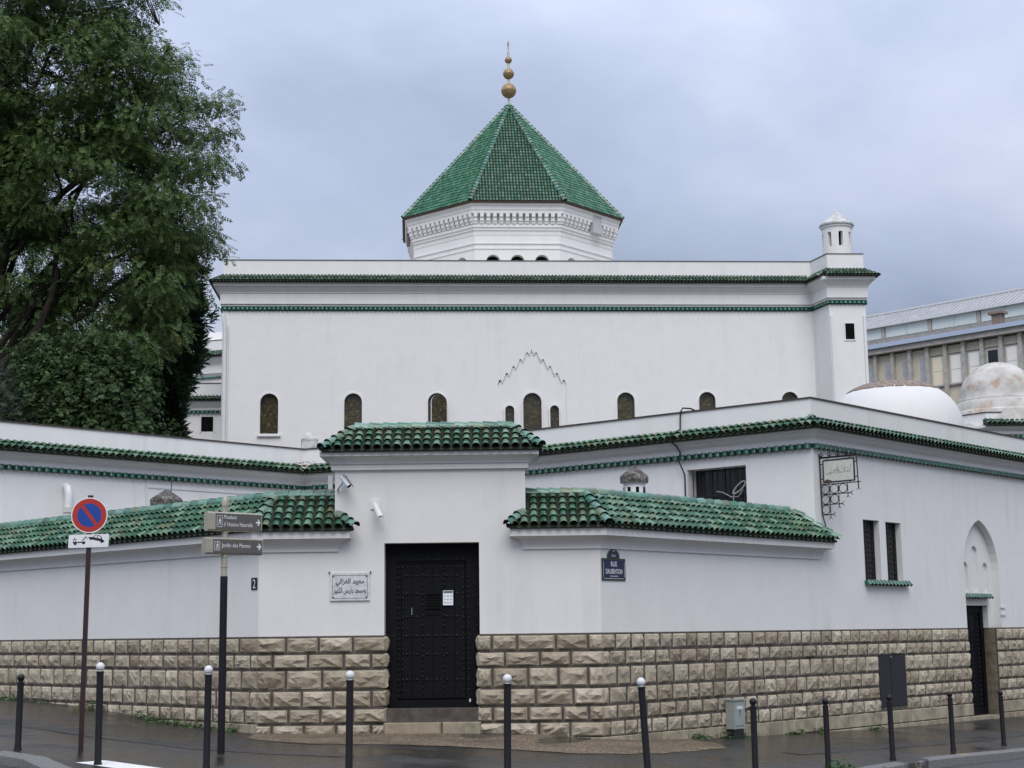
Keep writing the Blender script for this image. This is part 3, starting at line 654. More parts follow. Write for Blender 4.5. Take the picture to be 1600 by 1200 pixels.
line_tiles(rfr, FRT.p(REND+.35, ZL+.01, .33), FRT.p(REND-.2, zr-.02, -.38), HIP, .2, 'hip_tile', .27)
for rf_, a_, c_ in ((rfl, FLT.p(LEND, zr, -.5), cl), (rfl, (GL, G+.5, zr), cl), (rfr, (GR, G+.5, zr), cr), (rfr, FRT.p(REND-.25, zr, -.5), cr)): ridge_fill(rf_, a_, c_)
stones(FRONT, pL[0]-.03, DL+.06, lambda u: gate if u > GL else lwall, .50, vgap=.042)
stones(FRONT, DR-.06, pR[0]+.03, lambda u: gate if u < GR else rwall, .50, vgap=.042, shift=1)
# jamb faces of the quoin stones beside the door
for F, du in ((Frame((DL+.045, G), 90), 0), (Frame((DR-.045, G), -90), -.34)):
    for c in range(6):
        link('quoin', ROCKS[c+3], gate, F.mat(du+.01 if du else .0, CV[c+1]+.012, -.02) @ Matrix.Diagonal((.33, CV[c]-CV[c+1]-.03, .045, 1)))
stones(FLT, LEND, .03, lambda u: lwall, .42, rock_courses=5)
stones(FRT, -.03, REND, lambda u: rwall, .40, rock_courses=6)

# ------------------------------------------------------------------ wings with pent tile eaves
WING_PROF = [(0, 5.31), (.05, 5.315), (.05, 5.405), (.065, 5.41), (.065, 5.425), (.10, 5.45), (.15, 5.50), (.155, 5.515), (.17, 5.52), (.22, 5.545), (.25, 5.55), (.25, 5.60), (0, 5.62)]
BAND = tile_mesh('band_tile', 'tile_band', .080, .072, .105, .0, 6, .02)
def band_tiles(F, u0, u1, v, pitch=.175):
    n = round((u1-u0)/pitch); st = (u1-u0)/n
    return [tmat(F, u0+st*(i+.5), v+.01, .058, R(76)) for i in range(n)]
def eave(parent, runs, path, prof, z0, T, rise, ov, band_v, par_top, par_mat='plaster_worn', limit=0, expo=.19, cop='coping', band_obj=0, bx=0., pitch=.166, tile=None):
    MB().sweep(path, prof).build('cornice', 'plaster', parent); MB().sweep(path, [(0, band_v+.035-bx), (.03, band_v+.035-bx), (.05+bx*.4, band_v+.105+bx), (0, band_v+.105+bx)]).build('green_band', 'tile_band', parent)
    tl = []; bed = MB(); pans = MB(); bt = []
    for F, ua, ub, ka, kb in runs:
        t, cs, al, pt = roof_cols(F, ua, ub, ov, z0, T, rise, ka, kb, pitch=pitch, expo=expo); tl += [q[0] for q in t]; pan_tiles(pans, F, cs, ov, z0, T, rise, pt); roof_bed(bed, F, ua, ub, ov, z0, T, rise, ka, kb)
        bt += band_tiles(F, ua+max(0, ka)*ov, ub-max(0, kb)*ov, band_v)
    rf = bed.build('eave_roof', 'tile_bed', parent); kind(pans.build('pan_tiles', 'pan_tile', rf, fix=False), 'stuff'); place_tiles(rf, tl, limit, me=tile)
    bt.sort(key=lambda q: q.translation.length)
    for q in bt[:band_obj]: link('band_tile', BAND_O, parent, q)
    if bt[band_obj:]: kind(join_instances(BAND, bt[band_obj:]).build('band_tiles', 'tile_band', parent, smooth=True, fix=False), 'stuff')
    MB().sweep(path, [(-.35, par_top), (.025, par_top), (.025, par_top+.03), (-.35, par_top+.035)]).build('coping', cop, parent)
    return rf
BAND_O = BAND.copy(); green_tile('tile_band_single', False, (.010, .085, .060), (.02, .125, .09), (.012, .075, .055)); BAND_O.materials[0] = M['tile_band_single']

rwing = thing('wing_building', 'white right wing with green tile eaves, twin slit windows and a pointed door arch', 'building', (7, 33, -.4))
cR = FRT.p(REND, 0)[:2]; FWL = Frame(cR, 141.3-180)
RTOP = 6.24; RU1 = 20.0
ARC = [(13.2, -.42)]+[(14.9, -.42), (14.9, 3.05)]
def pointed(u0, u1, v0, vs, va, n=8):
    c = (u0+u1)/2; h = (u1-u0)/2; rr = (h*h+(va-vs)**2)/(2*h); pts = [(u0, v0), (u1, v0)]
    a_end = math.asin((va-vs)/rr)
    pts += [(u1-rr+rr*math.cos(a_end*i/n), vs+rr*math.sin(a_end*i/n)) for i in range(n+1)]
    pts += [(u0+rr-rr*math.cos(a_end*(n-i)/n), vs+rr*math.sin(a_end*(n-i)/n)) for i in range(1, n+1)]; return pts
arch = pointed(13.15, 14.92, 1.6001, 2.95, 4.10)
holes = [rect(8.69, 9.36, 2.6, 3.87), rect(9.63, 10.29, 2.6, 3.86), arch]
MB().wall(FRT, rect(REND, RU1, 1.6, RTOP), holes, -.5, 0, [.16, .16, .18]).build('street_wall', 'plaster_street_shade', rwing)
b = MB()
for a, c, v0, v1 in ((REND, 9.03, -1.2, 1.6), (9.03, 10.16, -1.2, 0), (9.03, 10.16, 1.07, 1.6), (10.16, 13.15, -1.2, 1.6), (14.60, RU1, -1.2, 1.6)): b.box(FRT, a, c, v0, v1, -.5, .003)
b.build('mortar_bed', 'mortar', rwing)
stones(FRT, REND, RU1-2.5, lambda u: rwing, .40, rock_courses=6, excl=[(9.03, 10.16, 0, 1.07), (13.17, 14.58, -1.5, 1.7)])
MB().wall(FWL, rect(-8.5, 0, 1.0, RTOP), [rect(-2.98, -1.55, 3.9, 5.0)], -.5, 0, [.34]).build('court_wall', 'plaster', rwing)
# slit windows
for a, c in ((8.69, 9.36), (9.63, 10.29)):
    f = MB().box(FRT, a, c, 2.6, 3.87, -.22, -.16).build('window', 'dark_glass', rwing)
    b = MB(); b.box(FRT, a, a+.03, 2.6, 3.87, -.16, -.13); b.box(FRT, c-.03, c, 2.6, 3.87, -.16, -.13); b.box(FRT, a+.03, c-.03, 2.6, 2.64, -.16, -.13); b.build('frame', 'iron', f)
    b = MB()
    for i in range(6): b.tube([FRT.p(a+.07+i*.106, 2.63, -.135), FRT.p(a+.07+i*.106, 3.85, -.135)], .008, seg=5)
    for i in range(11):
        for j in range(5):
            cx, cz = a+.12+j*.106, 2.72+i*.107; b.tube([FRT.p(cx+.05*math.cos(q*math.pi/4), cz+.05*math.sin(q*math.pi/4), -.135) for q in range(9)], .005, seg=4, caps=False)
    b.build('grille', 'iron', f)
def sill_tiles(F, u0, u1, v, name='sill'):
    s_ = MB().box(F, u0, u1, v-.02, v+.05, -.05, .05).build(name, 'tile_band_single', rwing)
    n = round((u1-u0)/.15); st = (u1-u0)/n
    for i in range(n): link('sill_tile', BAND_O, s_, tmat(F, u0+st*(i+.5), v-.05, .105, R(55)))
sill_tiles(FRT, 8.64, 10.45, 2.55)
# arched doorway
nb = MB().wall(FRT, rect(13.15, 14.93, 2.12, 4.15), [arch_poly(13.42, 13.70, 2.42, 3.12), arch_poly(13.92, 14.22, 2.42, 3.5), arch_poly(14.46, 14.72, 2.42, 3.12)], -.5, -.18, [.06]*3).build('niche_wall', 'plaster_street_shade', rwing)
MB().box(FRT, 13.4, 14.8, 2.38, 3.55, -.45, -.24).build('niche_back', 'plaster_street_shade', rwing)
MB().box(FRT, 14.60, 14.92, 1.6, 2.12, -.8, -.18).build('jamb', 'plaster_street_shade', rwing)
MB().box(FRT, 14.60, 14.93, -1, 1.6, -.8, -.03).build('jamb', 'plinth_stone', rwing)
b = MB(); b.box(FRT, 14.90, 15.12, 2.05, 2.10, 0, .03); b.box(FRT, 14.90, 15.12, 1.88, 1.93, 0, .03); b.build('impost', 'plaster_street_shade', rwing)
s_ = MB().box(FRT, 13.3, 14.62, 2.30, 2.36, -.20, -.10).build('sill', 'tile_band_single', rwing)
for i in range(9): link('sill_tile', BAND_O, s_, tmat(FRT, 13.37+.146*i, 2.27, -.04, R(55)))
d2 = MB().box(FRT, 13.1, 14.62, -.42, 2.12, -.45, -.36).build('door', 'door_paint', rwing)
b = MB(); b.box(FRT, 13.15, 13.32, -.4, 2.12, -.36, -.31); b.box(FRT, 13.87, 13.92, -.4, 2.12, -.36, -.33); b.box(FRT, 14.46, 14.60, -.4, 2.12, -.36, -.31); b.box(FRT, 13.32, 14.46, 1.95, 2.12, -.36, -.315); b.box(FRT, 13.32, 14.46, -.4, -.22, -.36, -.315); b.build('door_frame', 'door_paint', d2)
b = MB()
for x in (13.40, 13.78, 14.02, 14.36):
    for i in range(20): b.lathe(FRT.p(x, -.15+i*.105, -.36), [(.04, -.03), (.04, .03), (.0, .04)], 6)
kind(b.build('studs', 'stud_iron', d2), 'stuff')
MB().box(FRT, 13.15, 14.6, -.62, -.40, -.8, .03).build('threshold', 'plinth_stone', rwing)
# meter cabinet doors set in the stone base
for a, c in ((9.04, 9.51), (9.525, 10.15)): MB().box(FRT, a, c, .01, 1.065, -.1, .015).build('cabinet_door', 'metal_door', rwing)
MB().box(FRT, 9.03, 10.16, 0, 1.07, -.14, -.10).build('cabinet_back', 'hole_dark', rwing)
MB().box(FRT, 9.50, 9.54, 1.00, 1.04, .015, .04).build('cabinet_lock', 'chrome', rwing)
# barred court window
f = MB().box(FWL, -2.98, -1.55, 3.9, 5.0, -.40, -.34).build('window', 'dark_glass', rwing)
b = MB()
for x in (-2.6, -2.28, -1.98, -1.7): b.box(FWL, x-.03, x+.03, 3.9, 5.0, -.34, -.31)
b.build('frame', 'plate_dark', f)
b = MB()
for i in range(9): b.tube([FWL.p(-2.9+i*.155, 3.9, -.1), FWL.p(-2.9+i*.155, 4.98, -.1)], .010, seg=5)
b.tube([FWL.p(-2.97, 4.42, -.1), FWL.p(-1.56, 4.42, -.1)], .012, seg=5); b.build('bars', 'iron', f)
kC = math.tan(R((180-47.5-(180-141.3+0))/2-0)) if False else math.tan(R((47.5+38.7)/2))
pathR = [FWL.p(-8.5, 0)[:2], cR, FRT.p(RU1, 0)[:2]]
rfw = eave(rwing, [(FWL, -8.4, .36*kC, 0, kC), (FRT, REND-.36*kC, RU1, kC, 0)], pathR, WING_PROF, 5.635, .36, .20, .36, 5.20, RTOP, 'plaster', limit=200, expo=.20, band_obj=60)
line_tiles(rfw, (cR[0]+(FRT.n[0]+FWL.n[0])*.36*.62, cR[1]+(FRT.n[1]+FWL.n[1])*.36*.62, 5.64), (cR[0], cR[1], 5.86), HIP, .15, 'hip_tile', .27)
MB().add([FRT.p(u, RTOP-.25, w_) for u, w_ in ((REND+.0, -.3), (RU1, -.3), (RU1, -9), (REND, -9))]+[FWL.p(-8.5, RTOP-.25, -.3)], [(0, 1, 2, 4)]).build('flat_roof', 'concrete', rwing)

lwing = thing('wing_building', 'white left wing with green tile eave and stained parapet below the trees', 'building', (-8.5, 34.5, .5))
oL = FLT.p(LEND, 0)[:2]; FLW = Frame(oL, 44.9); LWL = 8.55
cB = FLW.p(LWL, 0)[:2]; cE = FWL.p(-8.5, 0)[:2]; angB = math.degrees(math.atan2(cE[1]-cB[1], cE[0]-cB[0])); FBK = Frame(cB, angB); LBK = math.dist(cB, cE)
MB().box(FLW, 0, LWL, .5, RTOP, -.5, 0).box(FBK, 0, LBK, 1, RTOP, -.5, 0).build('wall', 'plaster_worn', lwing)
rfl2 = eave(lwing, [(FLW, 0, LWL-.25, 0, 0), (FBK, .25, LBK-.1, 0, 0)], [oL, cB, cE], WING_PROF, 5.635, .36, .20, .36, 5.20, RTOP, limit=120, expo=.20)
MB().sweep([FLW.p(4.0, 0)[:2], FLW.p(7.9, 0)[:2]], [(0, 5.02), (.02, 5.02), (.02, 5.06), (0, 5.06)]).build('wall_trim', 'pvc', lwing); MB().box(FLW, 4.0, 4.06, 3.2, 5.06, 0, .03).build('wall_trim', 'pvc', lwing)
MB().box(FLW, 0, LWL, RTOP-.3, RTOP-.25, -4.5, -.5).build('flat_roof', 'concrete', lwing)

# ------------------------------------------------------------------ prayer hall
hall = thing('prayer_hall', 'large white prayer hall with row of arched windows and green tile eave', 'mosque hall', (1, 66, 0))
FH = Frame((-11.5, 60), 3.76); HL = 24.4; HTOP = 16.53
FT = Frame(FH.p(24.2, 0, 1.35)[:2], 3.76); TW = 1.48
win = [(1.53, 2.24, 9.5, 11.11), (4.84, 5.54, 9.3, 11.11), (8.16, 8.87, 9.3, 11.11), (11.96, 12.70, 9.0, 11.11), (11.24, 11.60, 9.0, 10.60), (13.04, 13.40, 9.0, 10.60), (15.75, 16.45, 9.3, 11.12), (19.07, 19.74, 9.3, 11.13), (22.46, 23.13, 9.3, 11.13)]
hh = [arch_poly(*q, n=12) for q in win]
pts = [(10.95, 3.0005), (10.95, 11.45)]; n = 5; dx, dz = (12.33-10.95)/n, (12.86-11.45)/n
for i in range(n):
    u0, v0 = 10.95+i*dx, 11.45+i*dz
    pts += [(u0+.002, v0+.03), (u0+.03, v0+.06), (u0+.05, v0+.16), (u0+.10, v0+.20), (u0+.15, v0+.15), (u0+.17, v0+.08), (u0+.20, v0+.07), (u0+.21, v0+.15), (u0+.25, v0+.21), (u0+dx, v0+dz)]
pts[-1] = (12.33, 12.90); pts += [(24.66-u, v) for u, v in reversed(pts[:-1])]; pts = list(reversed(pts))
MB().wall(FH, rect(0, HL, 3, HTOP), [hh[i] for i in (0, 1, 2, 6, 7, 8)]+[pts], -.6, 0, [.16]*6+[.07]).build('front_wall', 'plaster', hall)
MB().wall(FH, [(10.9, 3), (13.8, 3), (13.8, 11.4), (12.33, 13.0), (10.9, 11.4)], [hh[i] for i in (3, 4, 5)], -.3, -.055, [.12]*3).build('gable_panel', 'plaster', hall)
MB().box(FH, 0, .5, 3, HTOP, -24, -.6).box(FH, HL-.5, HL, 3, HTOP, -24, -.6).build('side_wall', 'plaster', hall)
MB().box(FH, .5, HL-.5, HTOP-.7, HTOP-.6, -24, -.6).build('flat_roof', 'concrete', hall)
for q in win:
    pane = MB().prism(FH, arch_poly(q[0]-.02, q[1]+.02, q[2]-.02, q[3]+.02, 12), -.20, -.16).build('window', 'stained_glass', hall)
    o_, i_ = arch_poly(q[0]-.055, q[1]+.055, q[2]-.055, q[3]+.055, 12), arch_poly(q[0], q[1], q[2], q[3], 12); n = len(o_); b = MB()
    b.add([FH.p(u, v, .025) for u, v in o_]+[FH.p(u, v, .025) for u, v in i_]+[FH.p(u, v, 0) for u, v in o_]+[FH.p(u, v, -.16) for u, v in i_], [f for i in range(n) for j in [(i+1) % n] for f in ((i, j, n+j, n+i), (i, 2*n+i, 2*n+j, j), (n+i, n+j, 3*n+j, 3*n+i))])
    b.build('frame', 'plaster', pane, fix=True)
q = win[0]; MB().box(FH, q[0]-.1, q[1]+.1, q[2]-.11, q[2]-.03, 0, .1).build('sill', 'plaster', hall)
# opened casement in the third window
q = win[2]; MB().prism(Frame(FH.p(q[0]+.14, 0, -.12)[:2], 3.76-24), arch_poly(0, .66, 9.3, 11.05, 12), -.015, .015).build('casement', 'stained_glass', hall)
b = MB(); pp = arch_poly(q[0]+.13, q[1]-.02, 9.3, 11.06, 12)[2:]; b.tube([FH.p(u, v, -.10) for u, v in pp]+[FH.p(q[0]+.13, 9.3, -.10)], .022, seg=5); b.build('casement_frame', 'pvc', hall)
HP = [(0, 14.63), (.04, 14.64), (.04, 14.70), (.10, 14.72), (.10, 15.14), (.13, 15.16), (.13, 15.19), (.18, 15.25), (.30, 15.38), (.30, 15.40), (.36, 15.41), (.36, 15.54), (0, 15.56)]
tu0, tu1 = 24.2, 24.2+TW
pathH = [FH.p(0, 0, -24)[:2], FH.p(0, 0)[:2], FH.p(tu0-.32, 0)[:2], FT.p(0, 0)[:2], FT.p(TW, 0)[:2], FT.p(TW, 0, -8)[:2]]
FDG = Frame(FH.p(tu0-.32, 0)[:2], math.degrees(math.atan2(pathH[3][1]-pathH[2][1], pathH[3][0]-pathH[2][0]))); LDG = math.dist(pathH[2], pathH[3])
FHL = Frame(FH.p(0, 0)[:2], 3.76-90); FTR = Frame(FT.p(TW, 0)[:2], 3.76+90)
rfh = eave(hall, [(FHL, -24, .5, 0, 1), (FH, -.5, tu0-.5, 1, 0), (FDG, .25, LDG+.1, 0, 0), (FT, -.15, TW+.5, 0, 1), (FTR, -.5, 6, 1, 0)], pathH, HP, 15.585, .50, .34, .50, 14.465, HTOP, 'plaster', expo=.17, cop='coping_zinc', bx=.045, pitch=.141, tile=TILE_S)
MB().add([p for z in (3, HTOP) for p in ((*pathH[2], z), (*pathH[3], z), (*pathH[4], z), (*FT.p(TW, 0, -3)[:2], z), (*FT.p(-.5, 0, -3)[:2], z))], [(0, 1, 6, 5), (1, 2, 7, 6), (2, 3, 8, 7), (3, 4, 9, 8), (5, 6, 7, 8, 9)]).build('corner_pier', 'plaster', hall)
MB().box(FT, .61, .98, 13.03, 13.68, -.02, .003).build('pier_window', 'hole_dark', hall)
b = MB(); b.box(FT, .56, .61, 12.98, 13.73, 0, .03); b.box(FT, .98, 1.03, 12.98, 13.73, 0, .03); b.box(FT, .61, .98, 12.98, 13.03, 0, .03); b.box(FT, .61, .98, 13.68, 13.73, 0, .03); b.build('window_surround', 'plaster', hall)
for u in (.04, TW-.12): MB().tube([FT.p(u+.04, 3, .03), FT.p(u+.04, 14.0, .03)], .055, seg=8).build('corner_rib', 'plaster', hall, smooth=True)
MB().box(FT, .02, TW-.06, HTOP-.6, HTOP+.02, -1.5, -.10).build('turret_base', 'plaster_worn', hall)
tc_ = FT.p(.68, 0, -.78); b = MB(); b.lathe((tc_[0], tc_[1], 0), [(.60, HTOP), (.60, HTOP+.42)], 28)
for i in range(8): b.lathe((tc_[0], tc_[1], 0), [(.60, HTOP+.42), (.60, HTOP+1.02), (.38, HTOP+1.02), (.38, HTOP+.42)], 3, a0=2*math.pi*i/8+.18, a1=2*math.pi*i/8+.18+.50)
for i in range(8):
    for q in (.18, .68):
        a = 2*math.pi*i/8+q; b.add([(tc_[0]+r*math.cos(a), tc_[1]+r*math.sin(a), z) for r, z in ((.38, HTOP+.42), (.60, HTOP+.42), (.60, HTOP+1.02), (.38, HTOP+1.02))], [(0, 1, 2, 3)])
b.lathe((tc_[0], tc_[1], 0), [(.60, HTOP+1.02), (.60, HTOP+1.22), (.64, HTOP+1.24), (.66, HTOP+1.34), (.3, HTOP+1.34)], 28)
b.build('turret', 'plaster', hall, smooth=True)
MB().lathe((tc_[0], tc_[1], 0), [(.36, HTOP+.40), (.36, HTOP+1.1)], 14).build('turret_core', 'hole_dark', hall)
MB().lathe((tc_[0], tc_[1], 0), [(.0, HTOP+1.32), (.70, HTOP+1.335), (.70, HTOP+1.40), (.58, HTOP+1.50), (.40, HTOP+1.67), (.22, HTOP+1.83), (.10, HTOP+1.92), (0, HTOP+1.95)], 28).build('turret_cap', 'cap_grey', hall, smooth=True)
b = MB(); b.tube([FH.p(.02, 14.3, .10), FH.p(.06, 14.05, .12), FH.p(.10, 13.8, .10), FH.p(.12, 8.8, .10)], .085, seg=10); b.tube([FH.p(.22, 13.8, .06), FH.p(.23, 8.8, .06)], .03, seg=6); b.build('downpipe', 'pvc', hall, smooth=True)

# ------------------------------------------------------------------ octagonal tower with pyramid roof
tower = thing('roof_tower', 'octagonal white tower with green tiled pyramid roof rising behind the hall', 'tower', (.02, 73, 10))
TC = (.02, 73.0); trot = R(3.76-90)+R(22.5)
def octa(ap): return ap/math.cos(R(22.5))
TWALL = 4.72
b = MB()
for k_ in range(8):
    F = Frame((TC[0], TC[1]), 3.76+45*k_); hw = TWALL*math.tan(R(22.5)); aw = [(-1.44, -.80), (-.32, .32), (.80, 1.44)]
    FF = Frame(F.p(0, 0, TWALL)[:2], 3.76+45*k_)
    b.wall(FF, rect(-hw, hw, 14, 21.0), [arch_poly(a, c, 15.5, 18.68) for a, c in aw], -.0, 0, [.35]*3)
b.build('drum_wall', 'plaster', tower)
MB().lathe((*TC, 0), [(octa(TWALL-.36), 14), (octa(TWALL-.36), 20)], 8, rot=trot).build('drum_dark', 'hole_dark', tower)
def ring(name, prof, mat='plaster'):
    pr = [(octa(TWALL+o), z) for o, z in prof]
    return MB().lathe((*TC, 0), pr+[pr[0]], 8, rot=trot).build(name, mat, tower)
ring('string_course', [(-.02, 18.93), (.035, 18.94), (.035, 18.985), (-.02, 18.99)]); ring('string_course', [(-.02, 19.17), (.05, 19.18), (.05, 19.23), (-.02, 19.24)])
ring('string_course', [(-.02, 19.80), (.06, 19.81), (.06, 19.93), (.12, 19.95), (.12, 20.08), (-.02, 20.08)])
ring('cornice', [(-.02, 20.55), (.30, 20.56), (.30, 20.70), (.34, 20.72), (.34, 20.94), (.42, 20.96), (.42, 21.02), (-.02, 21.03)])
b = MB(); b2 = MB()
for k_ in range(8):
    FF = Frame(Frame(TC, 3.76+45*k_).p(0, 0, TWALL)[:2], 3.76+45*k_); n = 14; hw = 2.02
    for i in range(n):
        u = -hw+.1+i*(2*hw-.2)/(n-1)
        if k_ == 1 and 0.1 < u < .75: continue
        b.box(FF, u-.085, u+.085, 20.10, 20.22, 0, .17); b.box(FF, u-.085, u+.085, 20.22, 20.40, 0, .23); b.box(FF, u-.085, u+.085, 20.40, 20.56, 0, .30)
    for i in range(44): u = -1.9+i*.0884; b2.box(FF, u-.025, u+.025, 19.60, 19.80, 0, .03)
b.build('modillions', 'plaster', tower)['kind'] = 'stuff'; b2.build('dentils', 'plaster', tower)['kind'] = 'stuff'
FF = Frame(Frame(TC, 3.76+45).p(0, 0, TWALL)[:2], 3.76+45); MB().box(FF, .12, .75, 20.08, 20.92, .0, .345).build('repair_board', 'pipe_grey', tower)
TAP, TZ, TAPEX = 5.22, 21.06, 27.45
tl = []; pans = MB(); bed = MB()
for k_ in range(8):
    F = Frame(TC, 3.76+45*k_); hw = TAP*math.tan(R(22.5))
    t, cs, al, pt = roof_cols(F, -hw, hw, TAP, TZ, TAP, TAPEX-TZ, math.tan(R(22.5)), math.tan(R(22.5)), pitch=.144, expo=.245); tl += [q[0] @ Matrix.Diagonal((1.0, 1.22, 1.1, 1)) for q in t]
    bed.add([F.p(-hw, TZ-.02, TAP), F.p(hw, TZ-.02, TAP), F.p(0, TAPEX-.02, 0)], [(0, 1, 2)])
trf = bed.build('tower_roof', 'tile_bed', tower, fix=False)
LT = tile_mesh('tile', 'tile_tower', .050, .043, .27, .034, 4, .012)
kind(join_instances(LT, tl).build('roof_tiles', 'tile_tower', trf, smooth=True, fix=False), 'stuff')
for k_ in range(8):
    a = trot+math.pi/4*k_; r_ = octa(TAP)+.02; p0 = Vector((TC[0]+r_*math.cos(a), TC[1]+r_*math.sin(a), TZ+.03)); p1 = Vector((TC[0], TC[1], TAPEX+.05))
    line_tiles(trf, p0, p1, HIP_T if 'HIP_T' in globals() else globals().setdefault('HIP_T', tile_mesh('hip_tile', 'ridge_glaze', .105, .095, .30, .03)), .245, 'hip_tile', .30)
ring('eave_edge', [(.36, 21.0), (.53, 21.0), (.53, 21.06), (.36, 21.06)], 'clay_edge')
b = MB(); b.tube([(TC[0]-4.86, TC[1]-2.1, 20.9), (TC[0]-4.86, TC[1]-2.1, 19.8)], .09, seg=6); b.build('rain_pipe', 'coping_zinc', tower)
fin = MB().lathe((*TC, 0), [(.09, 27.2), (.09, 27.55), (.06, 27.6), (.06, 30.2), (.03, 30.3), (.03, 30.55), (.05, 30.62), (.055, 30.72), (.02, 30.85), (0, 30.88)], 10).build('finial', 'champagne', tower, smooth=True)
for z, r_ in ((28.22, .375), (29.10, .275), (29.82, .18)):
    MB().lathe((TC[0], TC[1], z), [(0, -r_)]+[(r_*math.cos(a), r_*math.sin(a)) for a in [R(-75+15*i) for i in range(5)]]+[(r_*1.02, -.02), (r_*1.03, 0), (r_*1.02, .02)]+[(r_*math.cos(a), r_*math.sin(a)) for a in [R(15+15*i) for i in range(5)]]+[(0, r_)], 20).build('ball', 'gold', fin, smooth=True)

# ------------------------------------------------------------------ domes and far buildings
dome = thing('domed_roof', 'smooth white low dome behind the right wing parapet', 'dome', (11.6, 46, 5))
DX, DZ, DH, DR_, DN = 11.55, 7.0, 1.97, 2.05, 2.6
dome_z = lambda r_: DZ+DH*(1-min(1, r_/DR_)**DN)**(1/DN)
prof = [(2.12, 5.0), (2.06, 6.6), (DR_, 7.0)]+[(DR_*math.cos(R(a))**(2/DN), DZ+DH*math.sin(R(a))**(2/DN)) for a in range(6, 90, 7)]+[(0, DZ+DH)]
MB().lathe((DX, 46, 0), prof, 20).build('shell', 'dome_white', dome, smooth=True)
b = MB()
for i in range(30):
    for j in range(3):
        a = 2*math.pi*(i+.5*(j % 2))/30; r_ = .95+j*.18; da = math.pi/30*.88; dr = .085; q4 = ((r_-dr, -da), (r_+dr, -da), (r_+dr, da), (r_-dr, da))
        b.add([(DX+rr*math.cos(a+s1), 46+rr*math.sin(a+s1), dome_z(rr)+.03) for rr, s1 in q4]+[(DX+rr*math.cos(a+s1), 46+rr*math.sin(a+s1), dome_z(rr)-.03) for rr, s1 in q4], [(0, 1, 2, 3), (0, 4, 5, 1), (1, 5, 6, 2), (2, 6, 7, 3), (3, 7, 4, 0)])
kind(b.build('cap_tiles', 'brick_dirty', dome), 'stuff')
dome2 = thing('domed_pavilion', 'weathered grey dome with rust patches on white tiled block at right edge', 'dome', (16.6, 52, 5))
c2 = (16.63, 52, 0)
MB().lathe(c2, [(1.85, 8.2), (1.66, 8.78), (1.50, 8.85), (1.46, 9.1), (1.34, 9.22), (1.32, 9.28)]+[(1.29*math.cos(R(a)), 9.32+1.26*math.sin(R(a))) for a in range(0, 86, 9)]+[(0, 10.58)], 28).build('shell', 'dirty_dome', dome2, smooth=True)
MB().lathe(c2, [(1.30, 9.16), (1.36, 9.18), (1.36, 9.24), (1.30, 9.26)], 28).build('ring_moulding', 'dirty_dome', dome2, smooth=True)
FD = Frame((15.1, 50.3), 3.76)
MB().add([FD.p(u, v, w_) for v in (4, 8.62) for u, w_ in ((.0, -.8), (.55, 0), (4.5, 0), (4.5, -4), (.0, -4))], [(0, 1, 6, 5), (1, 2, 7, 6), (2, 3, 8, 7), (3, 4, 9, 8), (4, 0, 5, 9), (5, 6, 7, 8, 9)]).build('block', 'plaster', dome2)
eave(dome2, [(FD, .45, 4.6, 0, 0)], [FD.p(0, 0, -.8)[:2], FD.p(.55, 0)[:2], FD.p(4.5, 0)[:2]], [(0, 7.9), (.05, 7.9), (.05, 8.0), (.2, 8.1), (.2, 8.18), (0, 8.2)], 8.2, .34, .2, .34, 7.75, 8.62, expo=.19)

mus = thing('institute_building', 'long concrete building with metal roof and large windows behind the domes', 'building', (32, 110, 0))
FM = Frame((26.0, 116.0), -46)
MB().box(FM, -16, 30, 0, 21.9, -14, 0).build('wall', 'render_cream', mus)
MB().box(FM, -16, 30, 22.0, 22.55, -1, .6).build('fascia', 'concrete', mus)
MB().box(FM, 1.2, 30, 22.4, 22.72, .6, .8).build('gutter', 'gutter_blue', mus)
MB().add([FM.p(u, v, w_) for u in (-16, 30) for v, w_ in ((22.56, .6), (23.7, -2.3), (22.4, -2.3), (22.4, .6))], [(0, 4, 5, 1), (1, 5, 6, 2), (2, 6, 7, 3), (3, 7, 4, 0), (0, 1, 2, 3), (7, 6, 5, 4)]).build('lower_roof', 'zinc_roof_dark', mus)
MB().box(FM, -16, 30, 22.5, 24.75, -9, -2.35).build('clerestory_wall', 'light_metal', mus)
for i in range(11):
    u = -14.6+i*4.05; g = MB().box(FM, u+.15, u+3.8, 23.74, 24.62, -2.35, -2.30).build('clerestory_pane', 'pale_glass', mus)
    MB().box(FM, u+1.93, u+2.02, 23.74, 24.62, -2.30, -2.26).build('mullion', 'light_metal', g)
    MB().box(FM, u-.12, u+.08, 23.5, 24.7, -2.35, -2.2).build('clerestory_post', 'concrete', mus)
MB().add([FM.p(u, v, w_) for u in (-16, 30) for v, w_ in ((24.70, -2.05), (26.25, -5), (24.70, -9), (24.6, -9), (24.6, -2.05))], [(0, 5, 6, 1), (1, 6, 7, 2), (2, 7, 8, 3), (3, 8, 9, 4), (4, 9, 5, 0), (0, 1, 2, 3, 4), (9, 8, 7, 6, 5)]).build('upper_roof', 'zinc_roof', mus)
b = MB(); b2 = MB()
for i in range(116):
    u = -16+i*.4; b.add([FM.p(u+q, v, w_) for q in (0, .05) for v, w_ in ((24.70, -2.05), (26.25, -5), (26.31, -5), (24.76, -2.05))], [(0, 1, 2, 3), (4, 7, 6, 5), (3, 2, 6, 7), (0, 3, 7, 4)])
    b2.add([FM.p(u+q, v, w_) for q in (0, .05) for v, w_ in ((22.56, .6), (23.7, -2.3), (23.76, -2.3), (22.62, .6))], [(0, 1, 2, 3), (4, 7, 6, 5), (3, 2, 6, 7), (0, 3, 7, 4)])
b.build('roof_seams', 'zinc_roof', mus)['kind'] = 'stuff'; b2.build('roof_seams', 'zinc_roof_dark', mus)['kind'] = 'stuff'
